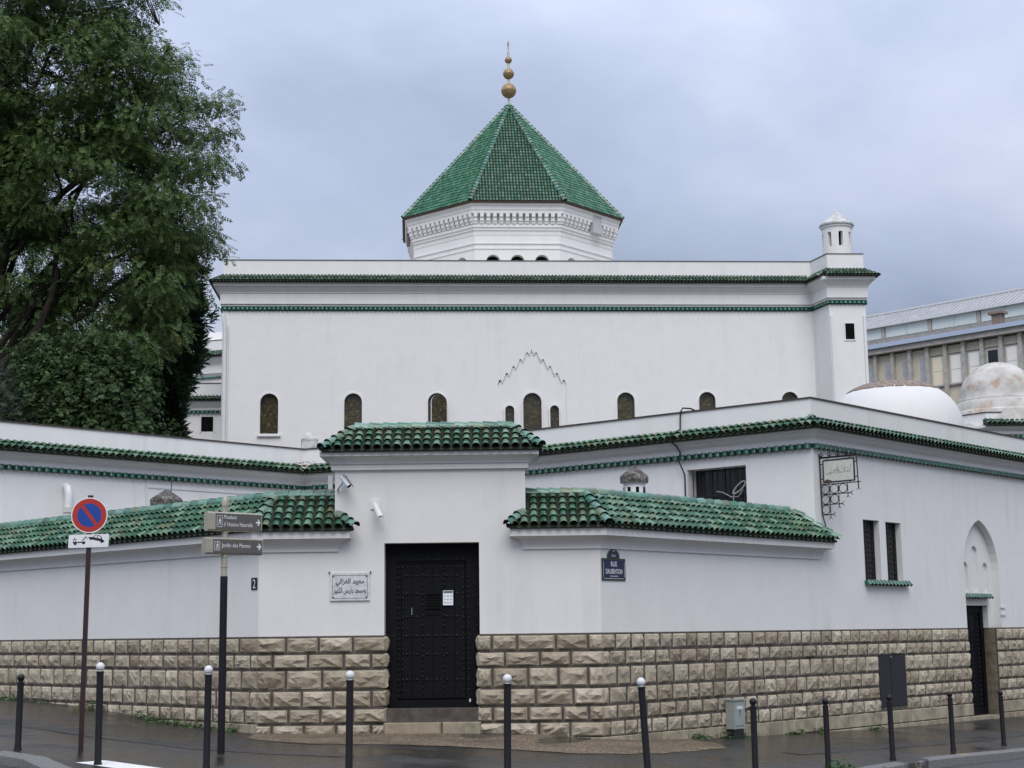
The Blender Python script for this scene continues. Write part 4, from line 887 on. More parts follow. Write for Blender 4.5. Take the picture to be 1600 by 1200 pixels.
MB().box(FM, -16, 30, 26.22, 26.36, -5.15, -4.85).build('ridge_cap', 'light_metal', mus); MB().box(FM, -16, 30, 24.58, 24.74, -2.1, -1.95).build('roof_edge', 'light_metal', mus)
for i in range(20):
    u = -8.0+i*1.47; MB().box(FM, u-.14, u+.14, 8, 22.0, 0, .30).build('pilaster', 'concrete', mus)
    if u > 5.4 and u < 18:
        f = MB().box(FM, u+.26, u+1.2, 19.05, 21.15, 0, .06).build('window', 'light_metal', mus); k_ = random.random()
        for v0, v1 in ((19.12, 20.05), (20.12, 21.08)): MB().box(FM, u+.36, u+1.12, v0, v1, .06, .075).build('pane', ('dark_glass' if i == 13 and v0 > 20 or i == 13 else ('curtain' if i == 10 else 'window_painted_reflect')), f)
        MB().box(FM, u+.16, u+1.3, 18.93, 19.03, 0, .16).build('sill', 'zinc_roof_dark', mus); MB().box(FM, u+.16, u+1.31, 21.3, 21.36, 0, .12).build('lintel', 'concrete', mus)
        MB().box(FM, u+.26, u+1.2, 15.9, 17.4, 0, .06).build('window', 'curtain', mus)
    else:
        MB().box(FM, u+.75, u+1.3, 18.2, 21.2, 0, .04).build('glass_block_panel', 'zinc_roof', mus)
cm = MB().box(FM, 12.2, 12.9, 22.6, 23.5, .0, .6).build('chimney', 'brick_dirty', mus); MB().box(FM, 12.0, 13.1, 23.5, 23.68, -.15, .75).build('chimney_cap', 'brick_dirty', cm)

fa = thing('tiled_block', 'far white block with sloping green tile eave just left of the hall', 'building', (-16, 78, 0))
FA = Frame((-22, 80.2), -20); MB().box(FA, 0, 12, 5, 16.7, -8, 0).build('wall', 'plaster', fa); 
eave(fa, [(FA, 0, 12, 0, 0)], [FA.p(0, 0)[:2], FA.p(12, 0)[:2]], [(q[0], q[1]+.25) for q in HP], 15.82, .5, .34, .5, 14.7, 16.7)
MB().box(FA, 3, 9.5, 16.7, 17.6, -6, -2).build('stair_head', 'plaster', fa)
fb = thing('tiled_block', 'low white annex with small dark window between cypress and hall', 'building', (-13, 64, 0))
FB = Frame((-14.1, 64), 4); MB().box(FB, 0, 2.4, 5, 12.2, -6, 0).build('wall', 'plaster', fb); MB().box(FB, 1.0, 1.0+.5, 10.15, 10.78, -.02, .004).build('window', 'hole_dark', fb)
for q in (.93, 1.5): MB().box(FB, q, q+.07, 10.1, 10.82, 0, .03).build('window_frame', 'pvc', fb)
eave(fb, [(FB, -.3, 2.4, 1, 0)], [FB.p(0, 0, -4)[:2], FB.p(0, 0)[:2], FB.p(2.4, 0)[:2]], [(0, 11.05), (.05, 11.05), (.05, 11.15), (.2, 11.3), (.25, 11.4), (0, 11.42)], 11.44, .36, .24, .36, 10.9, 12.2)

# ------------------------------------------------------------------ roof-top small things
def chimney(c, z0, z1, label, r_=.24, openings=True):
    t = thing('roof_chimney', label, 'chimney', (c[0], c[1], z0)); b = MB()
    b.lathe((c[0], c[1], 0), [(r_*.92, z0), (r_, z1-.55), (r_*1.02, z1-.30), (r_*1.18, z1-.27)], 18).build('shaft', 'plaster_worn', t, smooth=True)
    if openings:
        for i in range(8):
            a = 2*math.pi*i/8+.2; x, y = c[0]+r_*math.cos(a), c[1]+r_*math.sin(a); F = Frame((x, y), math.degrees(a)+90); MB().box(F, -.03, .03, z1-.50, z1-.36, -.05, .008).build('opening', 'hole_dark', t)
    MB().lathe((c[0], c[1], 0), [(0, z1-.27), (r_*1.3, z1-.27), (r_*1.34, z1-.16), (r_*1.22, z1-.12), (r_*.6, z1-.02), (r_*.2, z1+.04), (0, z1+.05)], 18).build('cap', 'old_cap', t, smooth=True); return t
chimney((2.37, 30.0), 3.2, 4.75, 'lichen-covered round chimney cap behind the right boundary roof', .21)
t = chimney((-6.9, 30.5), 3.2, 4.46, 'squat lichen-covered chimney cap behind the left boundary roof', .24, False)
MB().tube([(-6.8, 30.45, 4.4), (-6.79, 30.45, 4.75)], .008, seg=5).build('rod', 'iron', t)
t = thing('vent_pipe', 'white curved vent pipe standing against the left wing wall', 'pipe', (-8.2, 33.3, 3.9))
q = FLW.p(1.95, 0, .22); MB().tube([(q[0], q[1], 3.6), (q[0], q[1], 4.45), (q[0], q[1], 4.75), (q[0]-.03, q[1]+.03, 4.88), (q[0]-.10, q[1]+.10, 4.93)], .085, seg=12).build('pipe', 'pvc', t, smooth=True)
MB().lathe((q[0], q[1], 0), [(.09, 4.33), (.11, 4.34), (.11, 4.46), (.09, 4.47)], 14).build('collar', 'sign_cream', t)
t = thing('roof_lantern', 'small white pyramid-capped lantern above the left wing corner', 'lantern', (-5.59, 42, 5)); b = MB(); F = Frame((-5.59, 42), 10); b.box(F, -.22, .22, 5, 6.90, -.22, .22).build('shaft', 'cap_grey', t)
MB().lathe((-5.59, 42, 0), [(.32, 6.90), (.32, 6.95), (.05, 7.16), (0, 7.17)], 4, rot=R(55)).build('cap', 'cap_grey', t)
# pigeon on the hall's corner
q = FH.p(.0, HTOP+.035, -.1); t = thing('pigeon', 'grey pigeon perched on the left corner of the hall parapet', 'bird', q)
b = MB(); b.lathe((0, 0, 0), [(0, -.15), (.05, -.10), (.075, -.02), (.07, .06), (.045, .11), (.035, .14), (.042, .17), (.03, .20), (0, .215)], 10); bd = b.build('body', 'feather', t, smooth=True)
bd.matrix_basis = Matrix.Translation((q[0], q[1], q[2]+.17)) @ Matrix.Rotation(R(30), 4, 'Y')
MB().tube([(q[0]-.06, q[1], q[2]+.06), (q[0]-.17, q[1], q[2]-.04)], .03, .012, seg=6).build('tail', 'feather', t); MB().tube([(q[0]+.135, q[1], q[2]+.335), (q[0]+.17, q[1], q[2]+.325)], .010, .003, seg=5).build('beak', 'iron', t)
b = MB(); b.tube([(q[0], q[1]-.02, q[2]), (q[0], q[1]-.02, q[2]+.08)], .006, seg=4); b.tube([(q[0], q[1]+.02, q[2]), (q[0], q[1]+.02, q[2]+.08)], .006, seg=4); b.build('legs', 'rust', t)

# ------------------------------------------------------------------ things fixed to the walls
# marble plaque
pq = thing('wall_plaque', 'white marble plaque with two lines of black Arabic lettering left of the gate door', 'plaque', FRONT.p(-2.74, 2.165, 0)); u0, u1, v0, v1 = -3.07, -2.41, 2.175, 2.63
b = MB().box(FRONT, u0, u1, v0, v1, 0, .03); b.build('slab', 'marble', pq)
b = MB()
for bx in ((u0+.035, u1-.035, v0+.035, v0+.042), (u0+.035, u1-.035, v1-.042, v1-.035), (u0+.035, u0+.042, v0+.042, v1-.042), (u1-.042, u1-.035, v0+.042, v1-.042)): b.box(FRONT, *bx, .03, .0325)
b.build('border', 'paper_ink', pq)
for i, (u, v) in enumerate(((u0+.055, v0+.055), (u1-.055, v0+.055), (u0+.055, v1-.055), (u1-.055, v1-.055))): link('screw', MB().lathe((0, 0, 0), [(.013, 0), (.008, .008), (0, .009)], 8).mesh('screw', 'print_black'), pq, FRONT.mat(u, v, .03))
for u in (u0-.015, u1+.012): link('hook', MB().lathe((0, 0, 0), [(.014, 0), (.014, .03), (0, .032)], 8).mesh('hook', 'iron'), pq, FRONT.mat(u, v1+.012, 0))
L1 = '\uFEE3\uFECC\uFEEC\uFEAA \uFE8D\uFEDF\uFED0\uFEB0\uFE8D\uFEDF\uFEF2'; L2 = '\uFE91\uFEE4\uFEB4\uFEA0\uFEAA \uFE91\uFE8E\uFEAD\uFEF3\uFEB2 \uFE8D\uFEDF\uFEDC\uFE92\uFEF4\uFEAE'
for ln, wd, hg, v in ((L1, .47, .13, 2.475), (L2, .54, .12, 2.335)):
    me = text_mesh(ln[::-1], 'print_black', wd, hg, .018)
    if me: link('lettering', me, pq, FRONT.mat((u0+u1)/2, v, .0325))
# house number
hn = thing('house_number', 'small dark house number plate reading 2 at the wall corner', 'number plate', FLT.p(-.11, 2.38, 0))
MB().box(FLT, -.195, -.035, 2.375, 2.575, .002, .012).build('plate', 'plate_dark', hn); link('numeral', text_mesh('2', 'enamel_white', .075, .145), hn, FLT.mat(-.113, 2.475, .0135))
# street plate
sp_ = thing('street_plate', 'dark blue enamel street plate with green rim reading RUE DAUBENTON', 'street sign', FRT.p(.34, 2.46, 0)); u0, u1, v0, v1 = .03, .655, 2.46, 2.83; uc_ = (u0+u1)/2
topp = [(uc_+.165*math.cos(a)*(1.0), v1+.155*math.sin(a)**.8) for a in [math.pi*i/12 for i in range(13)]]
b = MB().box(FRT, u0, u1, v0, v1, .004, .018); b.prism(FRT, topp, .0045, .0175); b.build('rim', 'enamel_green', sp_)
b = MB().box(FRT, u0+.028, u1-.028, v0+.028, v1-.028, .018, .0205); b.prism(FRT, [(uc_+(u-uc_)*.80, v1+.006+(v-v1)*.80) for u, v in topp], .018, .0205); b.build('face', 'enamel_blue', sp_)
b = MB()
for bx in ((u0+.05, u1-.05, v0+.030, v0+.036), (u1-.036, u1-.030, v0+.05, v1-.05), (u0+.030, u0+.036, v0+.05, v1-.05)): b.box(FRT, *bx, .0205, .0215)
b.build('border_line', 'enamel_white', sp_)
for tx, wd, hg, v in (('RUE', .16, .082, 2.735), ('DAUBENTON', .44, .082, 2.612), ('DU 1ER GERBIER', .22, .018, 2.532), ('5\u1D49 Arr\u1D57', .11, .05, 2.875)):
    if tx.startswith('DU'): # the small third line is not legible: a row of short dashes
        b = MB(); x = uc_-.11
        while x < uc_+.11: l_ = random.uniform(.008, .018); b.box(FRT, x, x+l_, v-.009, v+.009, .0205, .0215); x += l_+.007
        b.build('small_print', 'pipe_grey', sp_); continue
    me = text_mesh(tx, 'enamel_white', wd, hg, .012)
    if me: link('lettering', me, sp_, FRT.mat(uc_, v, .0216))
link('stud', MB().lathe((0, 0, 0), [(.02, 0), (.014, .01), (0, .012)], 8).mesh('stud', 'chrome'), sp_, FRT.mat(uc_, 2.955, .018))
# cameras on the gatehouse
def bullet(label, p0, direction, mount, length=.24, r_=.045, mat='camera_shell', hood=True):
    t = thing('security_camera', label, 'camera', mount); p0 = Vector(p0); d = Vector(direction).normalized(); a = p0-d*length*.5; e_ = p0+d*length*.5
    bd = MB().tube([a, a+d*.02, e_], r_, seg=14).build('housing', mat, t, smooth=True)
    if hood: s_ = d.cross(Vector((0, 0, 1))).normalized(); up_ = s_.cross(d); b = MB(); P = [q+s_*(math.cos(an)*(r_+.012))+up_*(math.sin(an)*(r_+.012)) for q in (a+d*.03, e_+d*.05) for an in [math.pi*i/8 for i in range(9)]]; b.add(P, [(i, i+1, 9+i+1, 9+i) for i in range(8)]); b.build('sun_hood', mat, t, smooth=True)
    MB().tube([e_-d*.01, e_+d*.004], r_*.8, seg=14).build('lens', 'dark_glass', t)
    MB().tube([Vector(mount), Vector(mount)+Vector((0, -.07, 0)), p0-d*.05+Vector((0, 0, -.02))], .016, seg=7).build('bracket', mat, t); return t
t = bullet('silver tube security camera high on the gatehouse left corner', (-2.80, G-.20, 4.15), (.45, -.55, -.62), (-2.95, G, 4.02), .25, .05, 'chrome')
MB().box(FRONT, -3.115, -3.04, 4.03, 4.27, -.05, .03).build('junction_box', 'pipe_grey', t)
t = bullet('white bullet security camera on a plate above the gate door', (-2.27, G-.2, 3.66), (.35, -.5, -.75), (-2.33, G, 3.78), .25, .045)
MB().box(FRONT, -2.40, -2.24, 3.69, 3.84, 0, .025).build('mount_plate', 'pvc', t)
# notice on the door
ns = thing('notice_sheet', 'white printed notice taped to the black gate door', 'notice', FRONT.p(-1.12, 2.08, -.27)); MB().box(FRONT, -1.205, -1.035, 2.085, 2.33, -.272, -.270).build('sheet', 'paper', ns)
b = MB(); b.box(FRONT, -1.198, -1.042, 2.285, 2.322, -.270, -.2692)
for j in range(3):
    for i in range(3): x, y = -1.175+i*.05, 2.235-j*.055; b.box(FRONT, x-.008, x+.014, y-.006, y+.010, -.270, -.2692)
b.build('print', 'paper_ink', ns)
# hanging iron sign
hg = thing('hanging_sign', 'wrought iron bracket sign with cream panel hung at the right wing corner', 'sign', FRT.p(7.02, 3.9, 0))
FS = Frame(FRT.p(7.05, 0, 0)[:2], 47.5-90); W_ = .88
b = MB(); S = lambda u, v: FS.p(u, v, 0)
b.tube([S(.02, 5.12), S(.03, 3.92), S(.10, 3.62)], .014, seg=6); b.tube([S(.02, 5.03), S(W_, 5.03)], .02, seg=6); b.tube([S(W_-.02, 5.12), S(W_, 4.37)], .012, seg=6)
b.tube([S(.02, 4.49), S(W_+.05, 4.49)], .010, seg=6)
for i in range(5):
    u = .06+i*.19; 
    for dx_ in (-.05, .05): b.tube([S(u, 5.05), S(u+dx_, 5.08), S(u+dx_*.7, 5.12)], .010, seg=5)
    b.tube([S(u, 5.03), S(u, 5.15)], .010, seg=5)
for a, c in (((.10, 4.97), (W_-.08, 4.97)), ((.10, 4.53), (W_-.08, 4.53)), ((.10, 4.53), (.10, 4.97)), ((W_-.08, 4.53), (W_-.08, 4.97))): b.tube([S(*a), S(*c)], .017, seg=6)
for a, c in (((.2, 4.97), (.2, 5.03)), ((.7, 4.97), (.7, 5.03)), ((.2, 4.49), (.2, 4.53)), ((.7, 4.49), (.7, 4.53)), ((.02, 4.6), (.10, 4.6)), ((.02, 4.9), (.10, 4.9)), ((W_-.08, 4.6), (W_, 4.6)), ((W_-.08, 4.9), (W_, 4.9))): b.tube([S(*a), S(*c)], .010, seg=5)
cs_ = .205
for r_ in range(3):
    nn = 3-r_; v = 4.49-r_*cs_
    b.tube([S(.02, v-cs_), S(.02+nn*cs_+.08, v-cs_)], .010, seg=5)
    for q in (.04, -.04): b.tube([S(.02+nn*cs_+.06, v-cs_), S(.02+nn*cs_+.11, v-cs_+q)], .008, seg=4)
    for i in range(nn): cx, cz = .02+cs_*(i+.5), v-cs_/2; b.tube([S(cx+.09*math.cos(q*math.pi/8), cz+.09*math.sin(q*math.pi/8)) for q in range(17)], .009, seg=5, caps=False)
for i in range(3):
    u = .02+cs_*(i+1); vb = 4.49-(3-i)*cs_; b.tube([S(u, 4.49), S(u, vb-.06)], .009, seg=5)
    for q in (.035, -.035): b.tube([S(u, vb-.05), S(u+q, vb-.09)], .008, seg=4)
for q in (.04, -.04): b.tube([S(W_, 4.38), S(W_+q, 4.33)], .008, seg=4)
b.build('iron_bracket', 'iron', hg)
pn = MB().box(FS, .115, W_-.095, 4.545, 4.955, -.008, .008).build('panel', 'sign_cream', hg)
b = MB(); sc_x = lambda x: .115+(x-195)/460*(W_-.21); sc_y = lambda y: 4.955-(y-265)/360*.41
for st in ([(615, 350), (612, 420), (605, 465), (580, 462), (560, 470), (545, 480), (530, 478)], [(560, 410), (575, 405)], [(525, 365), (520, 430), (508, 480), (490, 490)], [(475, 360), (490, 400), (512, 430), (525, 470)], [(490, 480), (470, 470), (450, 485), (430, 470), (415, 490), (400, 498)], [(410, 370), (400, 430), (418, 460)], [(398, 385), (432, 450), (425, 480)], [(395, 450), (375, 430), (350, 460), (365, 480), (390, 470)], [(345, 440), (380, 425)], [(340, 490), (320, 470), (310, 500), (300, 480), (310, 380)], [(300, 490), (280, 470), (265, 480), (285, 500)], [(260, 490), (240, 508), (225, 500), (228, 485)], [(600, 490), (590, 465)]):
    b.tube([FS.p(sc_x(x), sc_y(y), .0085) for x, y in st], .0035, seg=4)
b.build('lettering', 'rope', pn)
b = MB(); b.prism(FS, [(.118, 4.548), (.30, 4.548), (.27, 4.562), (.22, 4.575), (.19, 4.592), (.16, 4.575), (.125, 4.57)], .008, .0092); b.build('rust_patch', 'rust', pn)
# cable down the right wing, hose in the window
cb = thing('wall_cable', 'black cable hanging over the right wing parapet down to the tile roof', 'cable', FWL.p(-3.1, 4, .02))
MB().tube([FWL.p(-2.85, 6.27, -.3), FWL.p(-2.9, 6.33, -.1), FWL.p(-3.02, 6.34, .04), FWL.p(-3.08, 6.25, .05), FWL.p(-3.09, 5.88, .06), FWL.p(-3.1, 5.72, .42), FWL.p(-3.12, 5.6, .40), FWL.p(-3.12, 5.5, .18), FWL.p(-3.1, 5.38, .07), FWL.p(-3.08, 5.2, .18), FWL.p(-3.02, 4.9, .04), FWL.p(-3.03, 4.0, .03)], .017, seg=6).build('cable', 'cable', cb, smooth=True)
hs = thing('garden_hose', 'coiled grey hose hooked on the barred court window', 'hose', FWL.p(-1.75, 4.1, -.08))
b = MB(); pts = [FWL.p(-1.76+.15*math.cos(q*.5), 4.55+.075*math.sin(q*.5)+.10*math.cos(q*.5), -.06+.01*math.sin(q)) for q in range(40)]; b.tube(pts, .016, seg=6)
b.tube([FWL.p(-2.3, 4.5, -.05), FWL.p(-2.15, 4.47, -.05), FWL.p(-1.95, 4.36, -.05), FWL.p(-1.78, 4.36, -.05), FWL.p(-1.66, 4.5, -.05)], .009, seg=5); b.tube([FWL.p(-1.88, 4.5, -.05), FWL.p(-1.9, 4.3, -.05), FWL.p(-1.9, 3.95, -.05)], .009, seg=5); b.build('coil', 'hose', hs, smooth=True)
# utility box
x_, y_, _ = FRT.p(3.55, 0, .1); ub_ = thing('utility_box', 'grey electrical service box standing against the stone base', 'utility box', (x_, y_, gz(x_, y_)))
MB().box(FRT, 3.40, 3.74, -.14, .36, .06, .24).build('body', 'cabinet', ub_); MB().box(FRT, 3.385, 3.755, .36, .385, .05, .26).build('lid', 'cabinet', ub_); MB().box(FRT, 3.42, 3.72, -.40, -.14, .10, .22).build('foot', 'iron', ub_)
MB().box(FRT, 3.43, 3.71, -.08, .31, .24, .252).build('door', 'cabinet', ub_); b = MB(); b.box(FRT, 3.555, 3.585, .16, .19, .252, .256); b.box(FRT, 3.563, 3.577, .09, .16, .252, .256); b.build('lock', 'print_black', ub_); MB().box(FRT, 3.48, 3.66, .21, .26, .252, .255).build('name_strip', 'light_metal', ub_)

# ------------------------------------------------------------------ street furniture
def bollard_parts(h, white):
    r_ = .0435; post = MB().lathe((0, 0, 0), [(.052, -.15), (.052, .02), (r_, .05), (r_, h-.135), (r_+.006, h-.13), (r_+.006, h-.115), (r_, h-.11)], 16).mesh('post', 'bollard_paint', True)
    rb = .054 if white else .050; zc_ = h-rb
    ball = MB().lathe((0, 0, 0), [(.032, h-.112), (.032, zc_-rb*.8)]+[(rb*math.cos(R(a)), zc_+rb*math.sin(R(a))) for a in range(-52, 90, 12)]+[(0, h)], 16).mesh('ball', 'bollard_white' if white else 'bollard_paint', True); return post, ball
PW, PB = bollard_parts(1.26, True), bollard_parts(1.02, False)
bl = [(-6.79, 21.42, 0, 'dark ball-topped bollard beside the left kerb, leftmost in the row', .4, 0), (-5.21, 19.6, 1, 'white-topped bollard standing over the white crossing strip', -.2, 0), (-3.80, 19.3, 1, 'white-topped bollard just left of the direction signpost', .3, .2),
      (-1.98, 18.6, 1, 'white-topped bollard left of the black gate door', .4, 0), (-.11, 18.6, 1, 'white-topped bollard right of the black gate door', .5, 0), (1.60, 19.2, 1, 'leaning white-topped bollard below the blue street plate', -3.0, .5),
      (3.22, 21.3, 0, 'black bollard right of the grey utility box', 0, 0), (4.64, 23.5, 0, 'black bollard between utility box and dark cabinet doors, by the kerb weeds', -.3, 0), (5.98, 25.06, 0, 'black bollard in front of the dark cabinet doors', -.8, 0), (7.65, 27.6, 0, 'black bollard left of the arched doorway', -.6, 0), (9.15, 29.56, 0, 'black bollard right of the arched doorway, last in the row', -.7, 0)]
for x_, y_, wh, lab, tx_, ty_ in bl:
    t = thing('bollard', lab, 'bollard', (x_, y_, gz(x_, y_)), 'bollards along the pavement')
    mm = Matrix.Translation((x_, y_, gz(x_, y_))) @ Matrix.Rotation(R(tx_), 4, 'Y') @ Matrix.Rotation(R(ty_), 4, 'X')
    for nm, me in zip(('post', 'ball'), PW if wh else PB): link(nm, me, t, mm)

def disc(F, c, r0, r1, w_, thick, mat, name, parent, seg=40):
    b = MB(); P = []
    if r0 == 0: b.prism(F, [(c[0]+r1*math.cos(2*math.pi*i/seg), c[1]+r1*math.sin(2*math.pi*i/seg)) for i in range(seg)], w_, w_+thick)
    else:
        for rr, ww in ((r0, w_), (r1, w_), (r1, w_+thick), (r0, w_+thick)): P += [F.p(c[0]+rr*math.cos(2*math.pi*i/seg), c[1]+rr*math.sin(2*math.pi*i/seg), ww) for i in range(seg)]
        b.add(P, [(k_*seg+i, k_*seg+(i+1) % seg, ((k_+1) % 4)*seg+(i+1) % seg, ((k_+1) % 4)*seg+i) for k_ in range(4) for i in range(seg)])
    return b.build(name, mat, parent)
# no parking sign
nx_, ny_ = -5.92, 21.36; zg = gz(nx_, ny_); ps = thing('parking_sign', 'round red and blue no-parking sign on maroon pole with tow-away plate', 'road sign', (nx_, ny_, zg))
FP = Frame((nx_, ny_), 8); lean = Matrix.Translation((nx_, ny_, 0)) @ Matrix.Rotation(R(.45), 4, 'Y') @ Matrix.Translation((-nx_, -ny_, 0))
def lk(o): o.matrix_basis = lean; WM[o.name] = lean.copy(); return o
b = MB(); b.box(FP, -.031, .031, zg-.1, 3.56, -.062, 0); lk(b.build('pole', 'maroon', ps)); lk(MB().box(FP, -.036, .036, 3.56, 3.575, -.067, .005).build('pole_cap', 'maroon', ps))
C_ = (0, 3.295); dd = lk(disc(FP, C_, 0, .247, .012, .022, 'sign_white', 'sign_disc', ps))
def dsub(o): o.matrix_parent_inverse = WM[dd.name].inverted(); return lk(o)
dsub(disc(FP, C_, .164, .232, .034, .0015, 'sign_red', 'red_ring', dd)); dsub(disc(FP, C_, 0, .165, .034, .001, 'sign_blue', 'blue_field', dd))
a = R(-52); ux, uy = math.cos(a), math.sin(a); px_, py_ = -uy, ux
dsub(MB().prism(FP, [(C_[0]+ux*s1*.168+px_*s2*.024, C_[1]+uy*s1*.168+py_*s2*.024) for s1, s2 in ((-1, -1), (1, -1), (1, 1), (-1, 1))], .035, .0365).build('red_bar', 'sign_red', dd))
FPT = Frame(FP.p(0, 0, 0)[:2], 8); tp = lk(MB().prism(FP, [(-.27+q[0], 2.935+q[1]) for q in ((0, -.095), (.54, -.075), (.545, .105), (.005, .085))], .012, .026).build('tow_plate', 'sign_white', ps))
b = MB(); k1, k2 = -.27, 2.935
def pl(pts): b.prism(FP, [(k1+x/1000., k2+y/1000.) for x, y in pts], .026, .0272)
pl([(62, -30), (230, -18), (230, -2), (62, -14)]); pl([(64, -14), (64, 25), (78, 30), (82, 50), (88, 50), (90, 30), (104, 26), (106, -12)]); pl([(178, 0), (198, 8), (238, 62), (226, 66)]); pl([(228, 62), (238, 64), (262, 32), (256, 30)])
pl([(268, 45), (268, 58), (318, 60), (352, 50), (468, 20), (484, 10), (484, -10), (466, -8), (330, 22)]); pl([(325, 55), (360, 88), (420, 82), (446, 60), (462, 20), (330, 48)])
def wheel(cx, cy, rr): pl([(cx+rr*math.cos(2*math.pi*i/14), cy+rr*math.sin(2*math.pi*i/14)) for i in range(14)])
o1 = b.build('tow_pictogram', 'print_black', tp); o1.matrix_parent_inverse = WM[tp.name].inverted(); lk(o1)
b = MB(); wheel(92, -35, 20); wheel(206, -24, 20); wheel(302, 38, 20); wheel(450, -2, 20)
o1 = b.build('tow_wheels', 'print_black', tp); o1.matrix_parent_inverse = WM[tp.name].inverted(); lk(o1)
b = MB()
for pp in ([(342, 54), (366, 80), (386, 78), (388, 48)], [(396, 47), (396, 77), (414, 75), (434, 56), (440, 36)], [(72, -8), (72, 18), (96, 20), (97, -6)]): b.prism(FP, [(k1+x/1000., k2+y/1000.) for x, y in pp], .0272, .0278)
o1 = b.build('pictogram_windows', 'sign_white', tp); o1.matrix_parent_inverse = WM[tp.name].inverted(); lk(o1)
# direction signpost
dx0, dy0 = -4.06, 21.62; zg = gz(dx0, dy0); dp = thing('direction_signpost', 'dark signpost with two grey pedestrian arms to museum and garden', 'signpost', (dx0, dy0, zg))
MB().lathe((dx0, dy0, 0), [(.052, zg-.1), (.052, 2.44), (.0, 2.445)], 18).build('lower_post', 'bollard_paint', dp, smooth=True)
MB().lathe((dx0, dy0, 0), [(.043, 2.44), (.043, 3.42), (.050, 3.42), (.050, 3.50), (.038, 3.54), (0, 3.55)], 18).build('upper_post', 'champagne', dp, smooth=True)
for z_ in (2.56, 2.70, 3.04): MB().lathe((dx0, dy0, 0), [(.044, z_), (.049, z_+.004), (.049, z_+.022), (.044, z_+.026)], 18).build('collar', 'champagne', dp, smooth=True)
FD_ = Frame((dx0, dy0), 40)   # arms turn away from the street to the right
def arm(v0, v1, ul, ur, lines):
    a_ = MB(); pr = [(.055*math.cos(q)*1.0, (v0+v1)/2+(v1-v0)/2*0+0) for q in (0,)]
    c_ = .02; P = [(u, v, w_) for u in (ul, ur) for v, w_ in ((v0, -.035), (v0, .045), (v0+c_, .065), (v1-c_, .065), (v1, .045), (v1, -.035), (v1-c_, -.055), (v0+c_, -.055))]
    a_.add([FD_.p(*q) for q in P], [(i, (i+1) % 8, 8+(i+1) % 8, 8+i) for i in range(8)]+[tuple(range(8)), tuple(range(8, 16))]); ao = a_.build('sign_arm', 'champagne', dp)
    MB().box(FD_, ul+.115, ur-.015, v0+.022, v1-.022, .065, .0685).build('sign_face', 'taupe', ao)
    lu = ul+.135; vm = (v0+v1)/2; b = MB(); hh_ = (v1-v0)/2-.052
    for bx in ((lu, lu+.085, vm-hh_, vm-hh_+.006), (lu, lu+.085, vm+hh_-.006, vm+hh_), (lu, lu+.006, vm-hh_, vm+hh_), (lu+.079, lu+.085, vm-hh_, vm+hh_)): b.box(FD_, *bx, .0685, .0692)
    mu = lu+.043; Q = lambda pts: b.prism(FD_, [(mu+x/1000., vm+y/1000.) for x, y in pts], .0685, .0694)
    Q([(5+9*math.cos(2*math.pi*i/10), 44+9*math.sin(2*math.pi*i/10)) for i in range(10)]); Q([(-6, 30), (12, 30), (14, -4), (-6, -4)]); Q([(-6, -2), (4, -2), (-14, -52), (-22, -50)]); Q([(4, -2), (14, -2), (20, -52), (12, -52)]); Q([(-6, 28), (-16, 2), (-11, 0), (-2, 20)]); Q([(10, 28), (22, 6), (18, 3), (8, 18)])
    b.build('walker_pictogram', 'enamel_white', ao)
    au = ur-.055; b = MB(); b.prism(FD_, [(au-.045, vm-.012), (au-.005, vm-.012), (au-.022, vm-.045), (au-.004, vm-.045), (au+.026, vm), (au-.004, vm+.045), (au-.022, vm+.045), (au-.005, vm+.012), (au-.045, vm+.012)], .0685, .0694); b.build('arrow', 'enamel_white', ao)
    for tx, u_, v_, wd, hg_ in lines: link('lettering', text_mesh(tx, 'enamel_white', wd, hg_), ao, FD_.mat(u_+wd/2, v_, .0692))
arm(3.07, 3.335, -.30, .56, [('Mus\u00e9um', -.055, 3.265, .20, .055), ("d' Histoire Naturelle", -.055, 3.165, .46, .060)])
arm(2.745, 2.975, -.33, .58, [('Jardin des Plantes', -.085, 2.862, .46, .072)])

# ------------------------------------------------------------------ trees
def leaf_template(n_pairs=5, L=.34, lw=.034, ll=.10, droop=.35):
    Q = []
    for i in range(n_pairs*2+1):
        if i == n_pairs*2: base, ang = L, 0
        else: base, ang = L*(.22+.74*(i//2)/(n_pairs-1+.001)), R(62)*(1 if i % 2 else -1)
        c, s_ = math.cos(ang), math.sin(ang)
        for a_, b_ in ((0, 0), (ll*.45, lw), (ll, 0), (ll*.45, -lw)):
            x_ = base+a_*c-b_*s_; y_ = a_*s_+b_*c; Q.append((x_, y_, -droop*x_*x_/L-.25*abs(y_)))
    return np.array(Q)
def tuft_template(n, L, wd):
    Q = []
    for i in range(n):
        a = 2*math.pi*i/n*1.7; t = .35+.5*((i*37) % 10)/10; d = np.array((math.cos(a)*t, math.sin(a)*t, 1)); d /= np.linalg.norm(d); s_ = np.cross(d, (0.3, .2, 1)); s_ /= np.linalg.norm(s_); l_ = L*(.6+.4*((i*53) % 10)/10)
        for a_, b_ in ((0, 0), (.5, wd), (1, 0), (.5, -wd)): Q.append(tuple(d*l_*a_+s_*b_))
    return np.array(Q)
